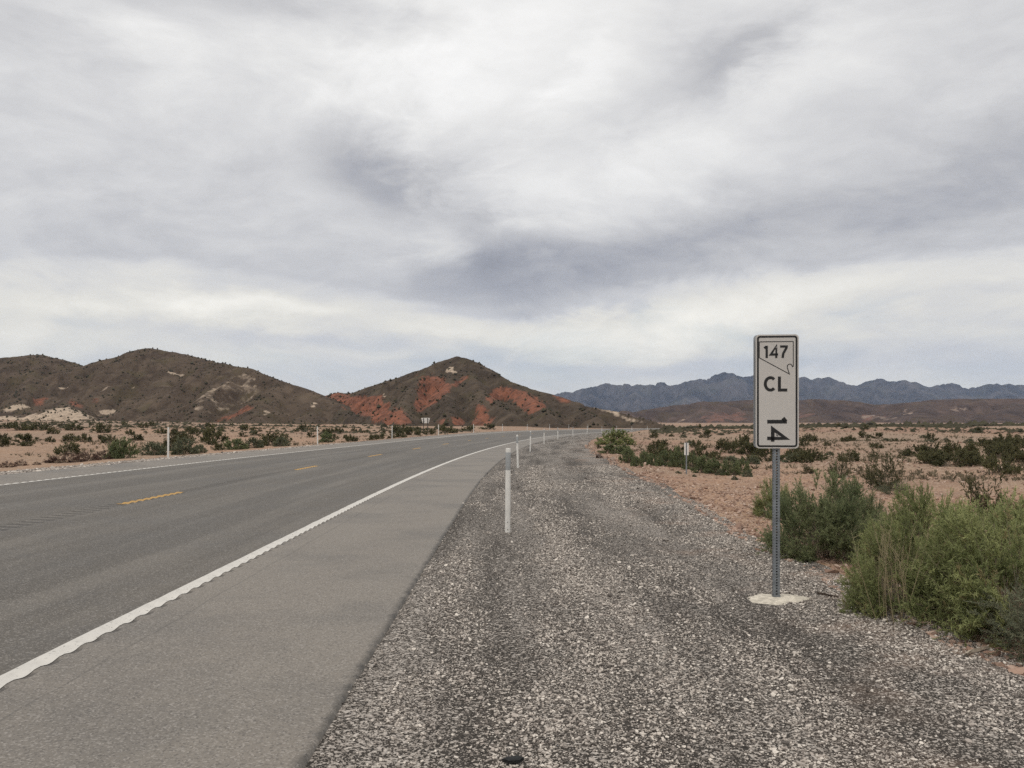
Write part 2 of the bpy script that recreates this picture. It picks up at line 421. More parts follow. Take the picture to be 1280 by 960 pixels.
def make_hill(name, dark, dark2, scale, red=(0.225, 0.094, 0.059), red2=(0.155, 0.076, 0.053), pale=(0.42, 0.33, 0.25), bd=0.6):
    mt, n, b = principled(name, 0.97, 0.05)
    p = n.pos()
    f = n.noise(p, scale, 6, 0.62); g = n.noise(p, scale * 5, 6, 0.65); k = n.noise(p, scale * 18, 4, 0.6)
    c = n.mix(n.ramp(f, 0.35, 0.65), dark, dark2)
    c = n.mix(n.ramp(g, 0.46, 0.66, 0, 0.65), c, tuple(x * 0.58 for x in dark))
    c = n.mix(n.ramp(n.noise(p, scale * 2.3, 5, 0.6), 0.5, 0.68, 0, 0.6), c, (dark2[0] * 0.95, dark2[1] * 1.02, dark2[2] * 0.8))
    c = n.mix(n.ramp(k, 0.55, 0.75, 0, 0.45), c, tuple(x * 1.7 for x in dark2))
    rd = n.mix(n.ramp(g, 0.38, 0.62), red, red2)
    rill_shade = n.noise(n.vmath('MULTIPLY', p, (1.0, 1.0, 0.22)), scale * 9, 6, 0.65)  # dark crevice shade painted into the red rock colour as stretched noise
    rd = n.mix(n.ramp(rill_shade, 0.47, 0.62, 0, 0.75), rd, tuple(x * 0.50 for x in red2))
    rd = n.mix(n.ramp(k, 0.52, 0.72, 0, 0.6), rd, tuple(x * 1.35 for x in red))
    fr = n.math('ADD', n.attr('red'), n.math('MULTIPLY', n.math('SUBTRACT', g, 0.5), 1.1))
    c = n.mix(n.ramp(n.noise(n.vmath('MULTIPLY', p, (1.0, 1.0, 0.3)), scale * 4, 5, 0.6), 0.50, 0.66, 0, 0.5), c, tuple(x * 1.55 for x in dark2))
    c = n.mix(n.ramp(fr, 0.24, 0.74), c, rd)
    fp = n.math('ADD', n.attr('pale'), n.math('MULTIPLY', n.math('SUBTRACT', g, 0.5), 0.75))
    c = n.mix(n.ramp(fp, 0.38, 0.60), c, n.mix(n.ramp(k, 0.4, 0.65), pale, tuple(x * 0.66 for x in pale)))
    n.put(b.inputs['Base Color'], c)
    n.put(b.inputs['Normal'], n.bump(n.math('ADD', g, n.math('MULTIPLY', k, 0.5)), 0.8, bd / scale * 0.06))
    return mt


def make_leaf(name, ca, cb, dry=(0.30, 0.25, 0.13), dryf=0.0):
    """leaf colour varies from shoot to shoot (tone)"""
    mt, n, b = principled(name, 0.8, 0.15)
    t = n.attr('tone'); r = n.new('ShaderNodeObjectInfo').outputs['Random']
    c = n.mix(n.ramp(t, 0.1, 0.9, 0, 1, False), ca, cb)
    c = n.mix(n.math('MULTIPLY', r, 0.30), c, tuple(x * 0.65 for x in ca))
    if dryf: c = n.mix(n.ramp(t, 1.0 - dryf, 1.02 - dryf), c, dry)
    n.put(b.inputs['Base Color'], c)
    tr = n.new('ShaderNodeBsdfTranslucent'); n.put(tr.inputs['Color'], c); mx = n.new('ShaderNodeMixShader'); mx.inputs[0].default_value = 0.45
    n.l.new(b.outputs[0], mx.inputs[1]); n.l.new(tr.outputs[0], mx.inputs[2]); n.l.new(mx.outputs[0], n.n['Material Output'].inputs['Surface'])
    return mt


def make_stone(name, ca, cb, cc):
    mt, n, b = principled(name, 0.92, 0.15)
    t = n.attr('tone', 'Fac', 'INSTANCER'); p = n.pos()
    c = n.mix(n.ramp(t, 0.0, 0.5, 0, 1, False), ca, cb)
    c = n.mix(n.ramp(t, 0.5, 1.0, 0, 1, False), c, cc)
    c = n.mix(n.ramp(n.noise(p, 120, 3), 0.4, 0.8, 0, 0.35), c, tuple(x * 0.5 for x in cb))
    n.put(b.inputs['Base Color'], c)
    return mt


M = dict(
    asphalt=make_asphalt(), white_paint=make_paint('white_road_paint', (0.56, 0.535, 0.495), 0.60), gravel=make_gravel(),
    yellow_paint=make_paint('yellow_road_paint', (0.42, 0.255, 0.085), 0.57), desert=make_desert(),
    hill_a=make_hill('dark_hill_rock', (0.064, 0.047, 0.035), (0.090, 0.067, 0.049), 0.03),
    hill_c=make_hill('red_hill_rock', (0.056, 0.043, 0.033), (0.080, 0.061, 0.045), 0.035),
    ridge=make_hill('brown_ridge_rock', (0.058, 0.041, 0.034), (0.090, 0.062, 0.049), 0.008, red=(0.175, 0.092, 0.068), red2=(0.12, 0.075, 0.058), pale=(0.27, 0.20, 0.155)),
    mount=make_hill('far_mountain_rock', (0.026, 0.024, 0.026), (0.080, 0.070, 0.068), 0.0022),
    post=mat_plain('white_plastic', (0.66, 0.64, 0.60), 0.55, 0.35, var=0.10, scale=5),
    band=mat_plain('grey_reflective_sheet', (0.32, 0.33, 0.33), 0.35, 0.5, var=0.06),
    sign=mat_plain('sign_sheeting', (0.50, 0.475, 0.445), 0.5, 0.35, var=0.035, scale=3),
    black=mat_plain('black_lettering', (0.018, 0.018, 0.018), 0.5, 0.3),
    alu=mat_plain('sign_back_aluminium', (0.33, 0.34, 0.35), 0.5, 0.5, metal=0.5),
    steel=mat_plain('galvanised_steel', (0.20, 0.215, 0.23), 0.55, 0.5, metal=0.45, var=0.2, scale=18),
    dark=mat_plain('weathered_dark_post', (0.075, 0.07, 0.066), 0.85, 0.1),
    concrete=mat_plain('concrete', (0.50, 0.455, 0.38), 0.95, 0.1, var=0.26, scale=22, bump=0.012),
    bolt=mat_plain('bolt_metal', (0.25, 0.24, 0.23), 0.45, 0.5, metal=0.7),
    leaf_green=make_leaf('feathery_green_leaf', (0.195, 0.222, 0.095), (0.41, 0.43, 0.195), dryf=0.10),
    leaf_blue=make_leaf('blue_green_leaf', (0.150, 0.180, 0.092), (0.28, 0.30, 0.155)),
    leaf_grey=make_leaf('grey_green_leaf', (0.140, 0.155, 0.100), (0.26, 0.265, 0.175)),
    leaf_creo=make_leaf('olive_creosote_leaf', (0.078, 0.080, 0.042), (0.185, 0.178, 0.088)),
    leaf_dry=make_leaf('dry_straw_stalk', (0.34, 0.28, 0.17), (0.46, 0.39, 0.25)),
    leaf_red=make_leaf('russet_dry_brush', (0.080, 0.045, 0.038), (0.150, 0.090, 0.072)),
    leaf_burs=make_leaf('grey_brown_bursage', (0.11, 0.092, 0.062), (0.23, 0.19, 0.13)),
    twig=mat_plain('grey_brown_twig', (0.19, 0.155, 0.115), 0.9, 0.1, var=0.25),
    scrub=mat_plain('far_scrub', (0.056, 0.051, 0.033), 0.95, 0.05, var=0.35, scale=0.2),
    pebble=make_stone('pale_pebble', (0.065, 0.057, 0.051), (0.34, 0.295, 0.26), (0.66, 0.60, 0.53)),
    rubble=make_stone('desert_stone', (0.13, 0.085, 0.068), (0.33, 0.215, 0.16), (0.52, 0.42, 0.35)),
    rubber=mat_plain('black_rubber', (0.012, 0.012, 0.012), 0.7, 0.3),
    stick=mat_plain('dead_wood_dark', (0.06, 0.045, 0.036), 0.95, 0.1, var=0.3),
    stick2=mat_plain('dead_wood_pale', (0.40, 0.34, 0.27), 0.95, 0.1, var=0.2),
)

# ------------------------------------------------------------------ ground
def axis(lo, hi, step, grow):
    def half(L):
        v = [0.0]
        while v[-1] < L: v.append(v[-1] + max(step, grow * v[-1]))
        return v
    return np.array([-x for x in half(lo)[:0:-1]] + half(hi))


gx = axis(9500, 9500, 0.28, 0.032); gy = axis(9500, 9500, 0.28, 0.032)
gy = np.concatenate([[-9500, -5000, -2500, -1200, -600, -300, -150, -80, -40, -20, -10, -5, -2.5, -1.2], gy[gy >= 0]])
GX, GY = np.meshgrid(gx, gy)
ground = link('ground', mesh_np('ground', np.stack([GX, GY, ground_z(GX, GY)], -1), grid_faces(len(gy), len(gx)), M['desert'], smooth=True))
tag(ground, 'pinkish tan desert soil stretching from the road to the hills', 'ground', kind='structure')


def strip(name, us, ss, zf, mat, parent=None, skirt=None):
    """a sheet along the road: rows along s, columns across u (us may be a function of s)"""
    ss = np.asarray(ss, float)
    U = np.stack([us(s_) for s_ in ss]) if callable(us) else np.tile(np.asarray(us, float), (len(ss), 1))
    S = np.tile(ss[:, None], (1, U.shape[1])); X, Y = road_xy(U, S); Z = zf(U, S)
    if skirt:
        Z[:, 0] -= skirt; Z[:, -1] -= skirt
    me = mesh_np(name, np.stack([X, Y, Z], -1), grid_faces(len(ss), U.shape[1]), mat, dict(uu=U.ravel(), ss=S.ravel(), gv=(-rumble(U, S, *EDGE_R) - rumble(U, S, *MID_R) - rumble(U, S, *LEFT_R)).ravel() / 0.0145), smooth=True)
    return link(name, me, parent)


S_ROAD = np.unique(np.concatenate([np.arange(-60, 0, 2.0), np.arange(0, 60, 0.5), np.arange(60, 620, 3.0)]))


def rumble(u, s, u0, u1):
    """milled grooves every 0.3 m"""
    k = 0.5 + 0.5 * np.cos(2 * math.pi * s / 0.30)
    return -0.0145 * np.clip((k - 0.25) / 0.75, 0, 1) ** 0.8 * sst(u0, u0 + 0.035, u) * sst(u1, u1 - 0.035, u)


EDGE_R = (U_LINE - 0.06, U_LINE + 0.115); MID_R = (U_MID - 0.19, U_MID + 0.19); LEFT_R = (U_LEFT - 0.11, U_LEFT + 0.06)


def pave_z(u, s):
    return road_z(u, s) + 0.03 + rumble(u, s, *EDGE_R) + rumble(u, s, *MID_R) + rumble(u, s, *LEFT_R)


def fine(u0, u1, du):
    return list(np.arange(u0, u1 + 1e-6, du))


# the road is one carriageway with a finely meshed band under each line of grooves
road = strip('road', [U_LPAV - 0.06, U_LPAV, -12, -11.5, -11.05], S_ROAD, lambda u, s: road_z(u, s) + 0.03 - 0.12 * (u < U_LPAV - 0.01), M['asphalt'])
tag(road, 'grey two-lane asphalt highway bending right towards the red hill', 'road', kind='structure')
S_F = np.unique(np.concatenate([np.arange(0, 70, 0.0375), np.arange(70, 620, 3.0), np.arange(-60, 0.1, 2.0)]))
strip('lane_surface', [-10.7, -10, -9, -8, -7.35], S_ROAD, lambda u, s: road_z(u, s) + 0.03, M['asphalt'], road)
strip('lane_surface', [-6.75, -6, -5, -4, -3.35], S_ROAD, lambda u, s: road_z(u, s) + 0.03, M['asphalt'], road)
strip('shoulder_surface', [-2.92, -2.4, -1.8, -1.25, -1.04, -0.98, -0.94], S_ROAD,
      lambda u, s: road_z(u, s) + 0.03 - 0.07 * (u > -0.96) + (u > -1.08) * (u < -0.96) * 0.012 * fbm(s * 1.5, s * 0, 3, 77), M['asphalt'], road)
for nm, a_, b_, rr in (('rumble_strip', -11.05, -10.7, LEFT_R), ('rumble_strip', -7.35, -6.75, MID_R), ('rumble_strip', -3.35, -2.92, EDGE_R)):
    us_ = sorted(set([a_, b_] + [round(x, 4) for r_ in (rr[0], rr[1] - 0.035) for x in np.linspace(r_, r_ + 0.035, 4)] + [round((rr[0] + rr[1]) / 2, 4)]))
    strip(nm, us_, S_F, pave_z, M['asphalt'], road)


def paint(name, u0, u1, s0, s1, mat, wob=0.0):
    ss = S_F[(S_F > s0) & (S_F < s1)]; ss = np.concatenate([[s0], ss, [s1]])
    def cols(s_):
        w = wob * 0.012 * float(fbm(np.array([s_ * 3.1]), np.array([u0]), 2, 3)[0])
        return np.concatenate([[u0 + w], np.linspace(u0 + 0.035, u1 - 0.012, 5), [u1 + w * 0.6]])
    return strip(name, cols, ss, lambda u, s: pave_z(u, s) + 0.004, mat, road)


paint('edge_line', U_LINE - 0.085, U_LINE + 0.048, -58, 615, M['white_paint'], 1)
paint('edge_line', U_LEFT - 0.06, U_LEFT + 0.065, -58, 615, M['white_paint'], 1)
for k in range(-2, 30):
    s0 = 15.4 + 11.8 * k
    paint('centre_dash', U_MID - 0.07, U_MID + 0.07, s0, s0 + 2.85, M['yellow_paint'], 1)

# gravel on both sides
S_G = np.unique(np.concatenate([np.arange(-60, 0, 1.5), np.arange(0, 40, 0.22), np.arange(40, 120, 1.0), np.arange(120, 620, 3.0)]))


def gr_cols(s_):
    g = float(gravel_edge(s_)); return np.concatenate([[-1.06], np.linspace(-0.96, g, 22), [g + 0.10]])


def gr_z(u, s):
    x, y = road_xy(u, s)
    z = terrain(x, y) + 0.012 + 0.030 * fbm(u * 0.9, s * 0.35, 3, 61) * sst(-0.98, -0.4, u)
    g = gravel_edge(s)
    return z - 0.10 * (u < -1.01) - 0.5 * np.where(u > g + 0.05, 1, 0) * sst(5, 80, s) - 0.04 * (u > g + 0.05)


gshoulder = strip('gravel_shoulder', gr_cols, S_G, gr_z, M['gravel'])
tag(gshoulder, 'wide grey gravel shoulder between the asphalt and the desert', 'gravel', kind='structure')
gverge = strip('gravel_verge', [-14.9, -14.55, -14.0, -13.4, -12.9, -12.35], S_G,
               lambda u, s: road_z(u, s) + 0.0 + 0.05 * fbm(u * 0.8, s * 0.5, 3, 66) * (u < -12.4) - 0.6 * (u < -14.7), M['gravel'])
tag(gverge, 'narrow pale gravel verge along the opposite side of the road', 'gravel', kind='structure')


# ------------------------------------------------------------------ loose stones (instanced from points carrying size, turn and tone)
def stones(name, P, size, flat, mat, tone, sub=1):
    N = len(P)
    sc = np.stack([size * rng.uniform(0.75, 1.35, N), size * rng.uniform(0.65, 1.1, N), size * flat * rng.uniform(0.7, 1.2, N)], -1)
    rot = np.stack([rng.normal(0, 0.35, N), rng.normal(0, 0.35, N), rng.uniform(0, 6.28, N)], -1)
    o = link(name, mesh_np(name, P, [], None, dict(scl=sc, rot=rot, tone=tone)))
    ng = bpy.data.node_groups.new(name, 'GeometryNodeTree')
    ng.interface.new_socket('Geometry', in_out='INPUT', socket_type='NodeSocketGeometry')
    ng.interface.new_socket('Geometry', in_out='OUTPUT', socket_type='NodeSocketGeometry')
    gi = ng.nodes.new('NodeGroupInput'); go = ng.nodes.new('NodeGroupOutput')
    ico = ng.nodes.new('GeometryNodeMeshIcoSphere'); ico.inputs['Radius'].default_value = 0.5; ico.inputs['Subdivisions'].default_value = sub
    sp = ng.nodes.new('GeometryNodeSetPosition')
    nt = ng.nodes.new('ShaderNodeTexNoise'); nt.inputs['Scale'].default_value = 2.2; nt.inputs['Detail'].default_value = 1.0
    vs = ng.nodes.new('ShaderNodeVectorMath'); vs.operation = 'SUBTRACT'; vs.inputs[1].default_value = (0.5, 0.5, 0.5)
    vm = ng.nodes.new('ShaderNodeVectorMath'); vm.operation = 'SCALE'; vm.inputs['Scale'].default_value = 0.9
    ng.links.new(nt.outputs['Color'], vs.inputs[0]); ng.links.new(vs.outputs[0], vm.inputs[0]); ng.links.new(vm.outputs[0], sp.inputs['Offset'])
    ng.links.new(ico.outputs['Mesh'], sp.inputs['Geometry'])
    sm = ng.nodes.new('GeometryNodeSetMaterial'); sm.inputs['Material'].default_value = mat; ng.links.new(sp.outputs[0], sm.inputs['Geometry'])
    ip = ng.nodes.new('GeometryNodeInstanceOnPoints'); ng.links.new(gi.outputs[0], ip.inputs['Points']); ng.links.new(sm.outputs[0], ip.inputs['Instance'])
    for nm, sk in (('scl', 'Scale'), ('rot', 'Rotation')):
        na = ng.nodes.new('GeometryNodeInputNamedAttribute'); na.data_type = 'FLOAT_VECTOR'; na.inputs['Name'].default_value = nm
        ng.links.new(na.outputs[0], ip.inputs[sk])
    ng.links.new(ip.outputs[0], go.inputs[0])
    md = o.modifiers.new('scatter', 'NODES'); md.node_group = ng
    return o


def band_amount(u, s):
    b = 0.18 + 0.38 * np.exp(-((u - 0.62) / 0.33) ** 2) + 0.12 * np.exp(-((u - 3.0) / 0.6) ** 2) - 0.16 * np.exp(-((u + 0.1) / 0.30) ** 2)
    b = b - 0.10 * np.exp(-((u - 1.75) / 0.4) ** 2) - 0.38 * sst(-0.45, -0.9, u)
    return np.clip(b + 0.55 * fbm(u * 1.3, s * 0.22, 4, 91) + 0.5 * fbm(u * 3, s * 1.5, 3, 92), 0.04, 1)


def scatter_us(n, s_lo, s_hi, power):
    t = rng.uniform(0, 1, n); s = s_lo * (s_hi / s_lo) ** (t ** power)
    return s


n = 470000
s = 3.0 * (34 / 3.0) ** (rng.uniform(0, 1, n) ** 1.0); g = gravel_edge(s); u = rng.uniform(-0.92, 1, n)
u = -1.0 + (g + 1.0) * rng.uniform(0, 1.0, n)
vis = np.abs(np.where(s > 0, u / s, 9)) < 0.68
keep = vis & (rng.uniform(0, 1, n) < band_amount(u, s))
u, s = u[keep], s[keep]; n = len(u)
x, y = road_xy(u, s); size = np.exp(rng.normal(math.log(0.0100), 0.40, n)) * (1 + 0.030 * s)
tone = np.where(rng.uniform(0, 1, n) < 0.62, rng.uniform(0.48, 1.0, n), rng.uniform(0.0, 0.22, n))
P = np.stack([x, y, gr_z(u, s) + size * 0.12], -1)
tag(stones('gravel_pebbles', P, size, 0.62, M['pebble'], tone), 'loose pale pebbles strewn over the gravel shoulder', 'pebbles', kind='stuff')
n = 20000
s = rng.uniform(14, 60, n); u = rng.uniform(-14.6, -12.45, n); x, y = road_xy(u, s); size = np.exp(rng.normal(math.log(0.05), 0.4, n))
tag(stones('verge_pebbles', np.stack([x, y, road_z(u, s) + 0.01], -1), size, 0.6, M['pebble'], rng.beta(2, 2, n)), 'loose grey stones along the opposite gravel verge', 'pebbles', kind='stuff')
n = 60000
s = 5.0 * (70 / 5.0) ** rng.uniform(0, 1, n); u = gravel_edge(s) - 0.25 + rng.uniform(0, 1, n) ** 2 * (2.25 + s * 0.75)
x, y = road_xy(u, s); keep = (fbm(x / 3, y / 3, 3, 55) + rng.uniform(-0.4, 0.5, n)) > 0.0
x, y = x[keep], y[keep]; n = len(x); d = np.hypot(x, y)
size = np.exp(rng.normal(math.log(0.017), 0.50, n)) * (1 + 0.05 * np.minimum(d, 40))
tag(stones('desert_stones', np.stack([x, y, terrain(x, y) + size * 0.1], -1), size, 0.6, M['rubble'], rng.beta(2, 2, n)), 'reddish and pale stones scattered over the desert soil', 'stones', kind='stuff')

# ------------------------------------------------------------------ hills and mountains
def ray(px, py, D):
    return np.array([(px - 640) / F_PX * D, D, CAM_H + (H_PX - py) / F_PX * D])


def in_poly(px, py, poly):
    ins = np.zeros(px.shape, bool); j = len(poly) - 1
    for i in range(len(poly)):
        xi, yi = poly[i]; xj, yj = poly[j]
        with np.errstate(divide='ignore', invalid='ignore'):
            c = ((yi > py) != (yj > py)) & (px < (xj - xi) * (py - yi) / (yj - yi + 1e-9) + xi)
        ins ^= c; j = i
    return ins


def hill(name, ridges, bbox, step, k, rnd, noise_amp, noise_len, mat, red=(), pale=(), seed=0, temp=1.0, jit=2.0, base=-6.0, soft=15.0, sil=0.0, jag=0.5, jag_len=9.0):
    """height field that falls away from its ridge lines; ridges: lists of (px, py, distance)"""
    xs = np.arange(bbox[0], bbox[1] + step, step); ys = np.arange(bbox[2], bbox[3] + step, step)
    X, Y = np.meshgrid(xs, ys); acc = np.full(X.shape, -1e9); own = np.zeros(X.shape)
    wx = X + noise_len * 0.35 * fbm(X / noise_len, Y / noise_len, 3, seed + 3); wy = Y + noise_len * 0.35 * fbm(X / noise_len, Y / noise_len, 3, seed + 9)
    for rd in ridges:
        kk = k
        if isinstance(rd, tuple): rd, kk = rd
        pts = np.array([ray(*p) for p in rd]); L = np.concatenate([[0], np.cumsum(np.hypot(*(np.diff(pts[:, :2], axis=0).T)))])
        m_ = int(L[-1] / (step * 1.6)) + 2; t = np.linspace(0, L[-1], m_)
        q = np.stack([np.interp(t, L, pts[:, i]) for i in range(3)], -1)
        q[:, 2] += jag * (1.6 * fbm(t / jag_len, t * 0 + 5.5, 4, seed + 90, 0.6) - 0.2)
        for a_ in q:
            ddx = X * 0.6 + wx * 0.4 - a_[0]; ddy = Y * 0.6 + wy * 0.4 - a_[1]
            v = a_[2] - kk * (np.sqrt(ddx ** 2 + ddy ** 2 + rnd ** 2) - rnd)
            own = np.where(v > acc, a_[2], own); acc = np.maximum(acc, v)
    top = max(ray(*p)[2] for rd in ridges for p in (rd[0] if isinstance(rd, tuple) else rd))
    gl = 1 - np.abs(2.2 * fbm(X / noise_len, Y / noise_len * 0.7, 6, seed + 20, 0.58))
    rel = np.clip((own - acc) / soft, 0.05 + sil, 1)
    Z = acc - noise_amp * rel * np.clip(gl - 0.35, 0, 1) ** 1.5 + noise_amp * 0.35 * rel * fbm(X / noise_len * 3, Y / noise_len * 3, 3, seed + 40)
    Z = np.maximum(Z, base)
    px = 640 + F_PX * X / Y + jit * 4 * fbm(X / noise_len * 4, Y / noise_len * 4, 3, seed + 60)
    py = H_PX - F_PX * (Z - CAM_H) / Y + jit * 2.4 * fbm(X / noise_len * 4, Y / noise_len * 4, 3, seed + 70)
    def mask(polys):
        mk = np.zeros(X.shape)
        for pl_ in polys:
            wt = 1.0
            if isinstance(pl_, tuple): pl_, wt = pl_
            for ox, oy in ((0, 0), (3, 0), (-3, 0), (0, 2), (0, -2), (2, 1.4), (-2, -1.4), (-2, 1.4), (2, -1.4)):
                mk = np.maximum(mk, 0) + wt * in_poly(px + ox, py + oy, pl_) / 9.0
        return np.clip(mk, 0, 1)
    keep_f = grid_faces(len(ys), len(xs))
    V = np.stack([X, Y, Z], -1).reshape(-1, 3); dead = (Z.ravel() <= base + 1e-6)
    keep_f = keep_f[~dead[keep_f].all(1)]
    me = mesh_np(name, V, keep_f, mat, dict(red=mask(red).ravel(), pale=mask(pale).ravel()), smooth=True)
    o = link(name, me)
    return o, (xs, ys, Z)


def hill_scrub(name, field, n, size, label, seed):
    """dots of brush on a slope, far too many and too small to count"""
    xs, ys, Z = field; r = np.random.default_rng(seed)
    x = r.uniform(xs[1], xs[-2], n); y = r.uniform(ys[1], ys[-2], n)
    ix = np.clip(((x - xs[0]) / (xs[1] - xs[0])), 0, len(xs) - 2); iy = np.clip(((y - ys[0]) / (ys[1] - ys[0])), 0, len(ys) - 2)
    i0, j0 = ix.astype(int), iy.astype(int); fx, fy = ix - i0, iy - j0
    z = Z[j0, i0] * (1 - fx) * (1 - fy) + Z[j0, i0 + 1] * fx * (1 - fy) + Z[j0 + 1, i0] * (1 - fx) * fy + Z[j0 + 1, i0 + 1] * fx * fy
    keep = (z > terrain(x, y)) & (r.uniform(0, 1, n) < np.clip(0.55 + 1.2 * fbm(x / 25, y / 25, 3, seed), 0, 1))
    x, y, z = x[keep], y[keep], z[keep]; n = len(x)
    base = np.array([(1, 0, 0.35), (0.3, 0.95, 0.3), (-0.8, 0.6, 0.4), (-0.8, -0.6, 0.3), (0.3, -0.95, 0.4), (0.15, 0.1, 1.0), (0, 0, -0.3)])
    fc = np.array([(0, 1, 5), (1, 2, 5), (2, 3, 5), (3, 4, 5), (4, 0, 5), (1, 0, 6), (2, 1, 6), (3, 2, 6), (4, 3, 6), (0, 4, 6)])
    sz = size * np.exp(r.normal(0, 0.35, n)); ang = r.uniform(0, 6.28, n)
    jitter = 1 + r.normal(0, 0.18, (n, 7, 3)); b = base[None] * jitter
    bx = b[..., 0] * np.cos(ang)[:, None] - b[..., 1] * np.sin(ang)[:, None]; by = b[..., 0] * np.sin(ang)[:, None] + b[..., 1] * np.cos(ang)[:, None]
    V = np.stack([x[:, None] + bx * sz[:, None] * 0.7, y[:, None] + by * sz[:, None] * 0.7, z[:, None] + b[..., 2] * sz[:, None]], -1).reshape(-1, 3)
    Fc = (fc[None] + (np.arange(n) * 7)[:, None, None]).reshape(-1, 3)
    o = link(name, mesh_np(name, V, Fc, M['scrub']))
    return tag(o, label, 'scrub', kind='stuff')


hl, f_l = hill('dark_hill', [
    [(-130, 470, 620), (-60, 455, 610), (0, 447, 600), (50, 443, 590), (75, 449, 585), (107, 459, 590), (140, 448, 585), (183, 435, 570), (225, 441, 560), (262, 451, 548), (280, 455, 530)],
    ([(183, 438, 565), (205, 462, 525), (200, 485, 490), (185, 515, 450)], 0.62), ([(50, 446, 585), (40, 475, 540), (25, 505, 490)], 0.62), ([(107, 462, 585), (95, 492, 500), (80, 516, 440)], 0.75),
    ([(225, 443, 555), (240, 475, 520), (235, 510, 470)], 0.7), ([(60, 512, 420), (82, 509, 412), (105, 517, 405)], 0.55), ([(-20, 520, 430), (30, 516, 430)], 0.5)],
    (-480, -130, 385, 760), 1.8, 0.48, 5.0, 12.0, 36.0, M['hill_a'],
    red=[[(84, 498), (96, 502), (108, 510), (95, 508)], [(110, 506), (126, 496), (122, 503)], [(196, 518), (215, 516), (216, 521), (200, 522)], [(40, 500), (60, 497), (56, 506), (44, 507)]],
    pale=[[(0, 519), (18, 508), (26, 503), (39, 509), (30, 512), (18, 514)], [(-20, 524), (45, 519), (60, 514), (80, 508), (96, 513), (108, 516), (132, 526), (-20, 528)], [(118, 516), (140, 512), (150, 518), (128, 520)],
          [(160, 523), (188, 517), (205, 518), (222, 520), (227, 528), (205, 524)], [(205, 462), (214, 467), (236, 464), (224, 470), (212, 470)], [(70, 484), (84, 483), (82, 487), (72, 487)], [(118, 489), (140, 479), (136, 484), (122, 490)], [(158, 484), (172, 478), (165, 486)]],
    seed=3, soft=9)
tag(hl, 'twin-topped dark brown hill with cream rock exposures at its foot', 'hill', kind='structure')
hc, f_c = hill('dark_hill', [
    [(270, 462, 505), (290, 457, 490), (306, 459, 480), (345, 475, 462), (400, 496, 440), (430, 508, 425), (460, 520, 412), (490, 534, 400)],
    ([(290, 458, 488), (265, 482, 455), (248, 508, 420), (240, 528, 395)], 0.8), ([(345, 476, 460), (330, 500, 425), (322, 526, 385)], 0.6), ([(400, 497, 438), (392, 515, 410), (390, 530, 380)], 0.6)],
    (-235, -40, 330, 620), 1.6, 0.50, 4.0, 9.0, 30.0, M['hill_a'],
    red=[[(262, 527), (296, 516), (312, 506), (318, 509), (292, 522), (270, 528)]],
    pale=[([(236, 506), (262, 484), (290, 466), (320, 468), (330, 490), (300, 512), (252, 522)], 0.42), [(324, 516), (336, 512), (334, 517)], [(380, 500), (398, 506), (400, 511), (388, 506)]], seed=11, soft=8)
tag(hc, 'dark brown spur sloping down to the plain beside the red hill', 'hill', kind='structure')
REDS = [[(401, 497), (420, 489), (432, 493), (458, 497), (475, 491), (484, 504), (487, 513), (500, 509), (514, 522), (506, 530), (488, 531), (466, 525), (440, 513), (415, 504)],
        [(522, 471), (541, 469), (555, 474), (563, 482), (553, 495), (545, 504), (526, 511), (518, 508), (523, 490)], [(586, 466), (580, 476), (570, 487), (564, 485), (574, 474)],
        [(591, 530), (588, 524), (595, 518), (593, 506), (598, 503), (608, 513), (616, 525), (611, 531)], [(609, 496), (614, 490), (622, 481), (640, 486), (664, 492), (686, 505), (682, 511), (663, 519), (654, 512), (641, 501), (622, 500), (614, 507)],
        [(560, 520), (570, 521), (579, 531), (566, 532)], [(516, 508), (524, 507), (527, 514), (519, 515)], [(693, 492), (711, 500), (709, 504), (694, 500)], [(548, 524), (556, 522), (557, 529), (548, 530)]]
hr, f_r = hill('red_rock_hill', [
    [(385, 505, 500), (403, 496, 492), (420, 490, 486), (436, 492, 478), (470, 482, 462), (500, 472, 450), (530, 461, 440), (548, 453, 432), (561, 447.5, 428), (570, 445, 425), (579, 447, 420), (592, 453, 415), (640, 477, 395), (690, 494, 375), (720, 503, 362), (760, 513, 345), (800, 522, 330), (835, 532, 318)],
    ([(570, 448, 424), (592, 470, 390), (606, 492, 350), (640, 520, 300)], 0.70), ([(545, 455, 432), (520, 480, 395), (508, 500, 355), (500, 527, 310)], 0.75), ([(640, 478, 393), (668, 502, 340), (690, 522, 290)], 0.7),
    ([(570, 450, 422), (562, 490, 365), (560, 524, 305)], 0.85), ([(455, 488, 468), (450, 505, 420), (470, 524, 350)], 0.7), ([(410, 494, 488), (425, 505, 440), (440, 518, 380)], 0.8), ([(490, 508, 345), (505, 522, 318)], 0.8), ([(720, 504, 360), (745, 522, 300)], 0.6)],
    (-130, 75, 225, 620), 1.3, 0.55, 1.5, 9.0, 22.0, M['hill_c'], red=REDS,
    pale=[[(556, 461), (572, 461), (566, 467), (560, 466)], ([(735, 506), (762, 511), (808, 524), (800, 528), (770, 522), (745, 514)], 0.5), [(478, 488), (483, 489), (482, 497), (479, 494)]], seed=23, soft=7)
tag(hr, 'pointed dark hill with bare red rock faces behind the road bend', 'hill', kind='structure')
hill_scrub('hill_scrub', f_l, 14000, 0.60, 'dots of dark brush covering the twin-topped hill', 5)
hill_scrub('hill_scrub', f_c, 6500, 0.54, 'dots of dark brush covering the sloping spur', 6)
hill_scrub('hill_scrub', f_r, 9000, 0.58, 'dots of dark brush covering the red rock hill', 7)

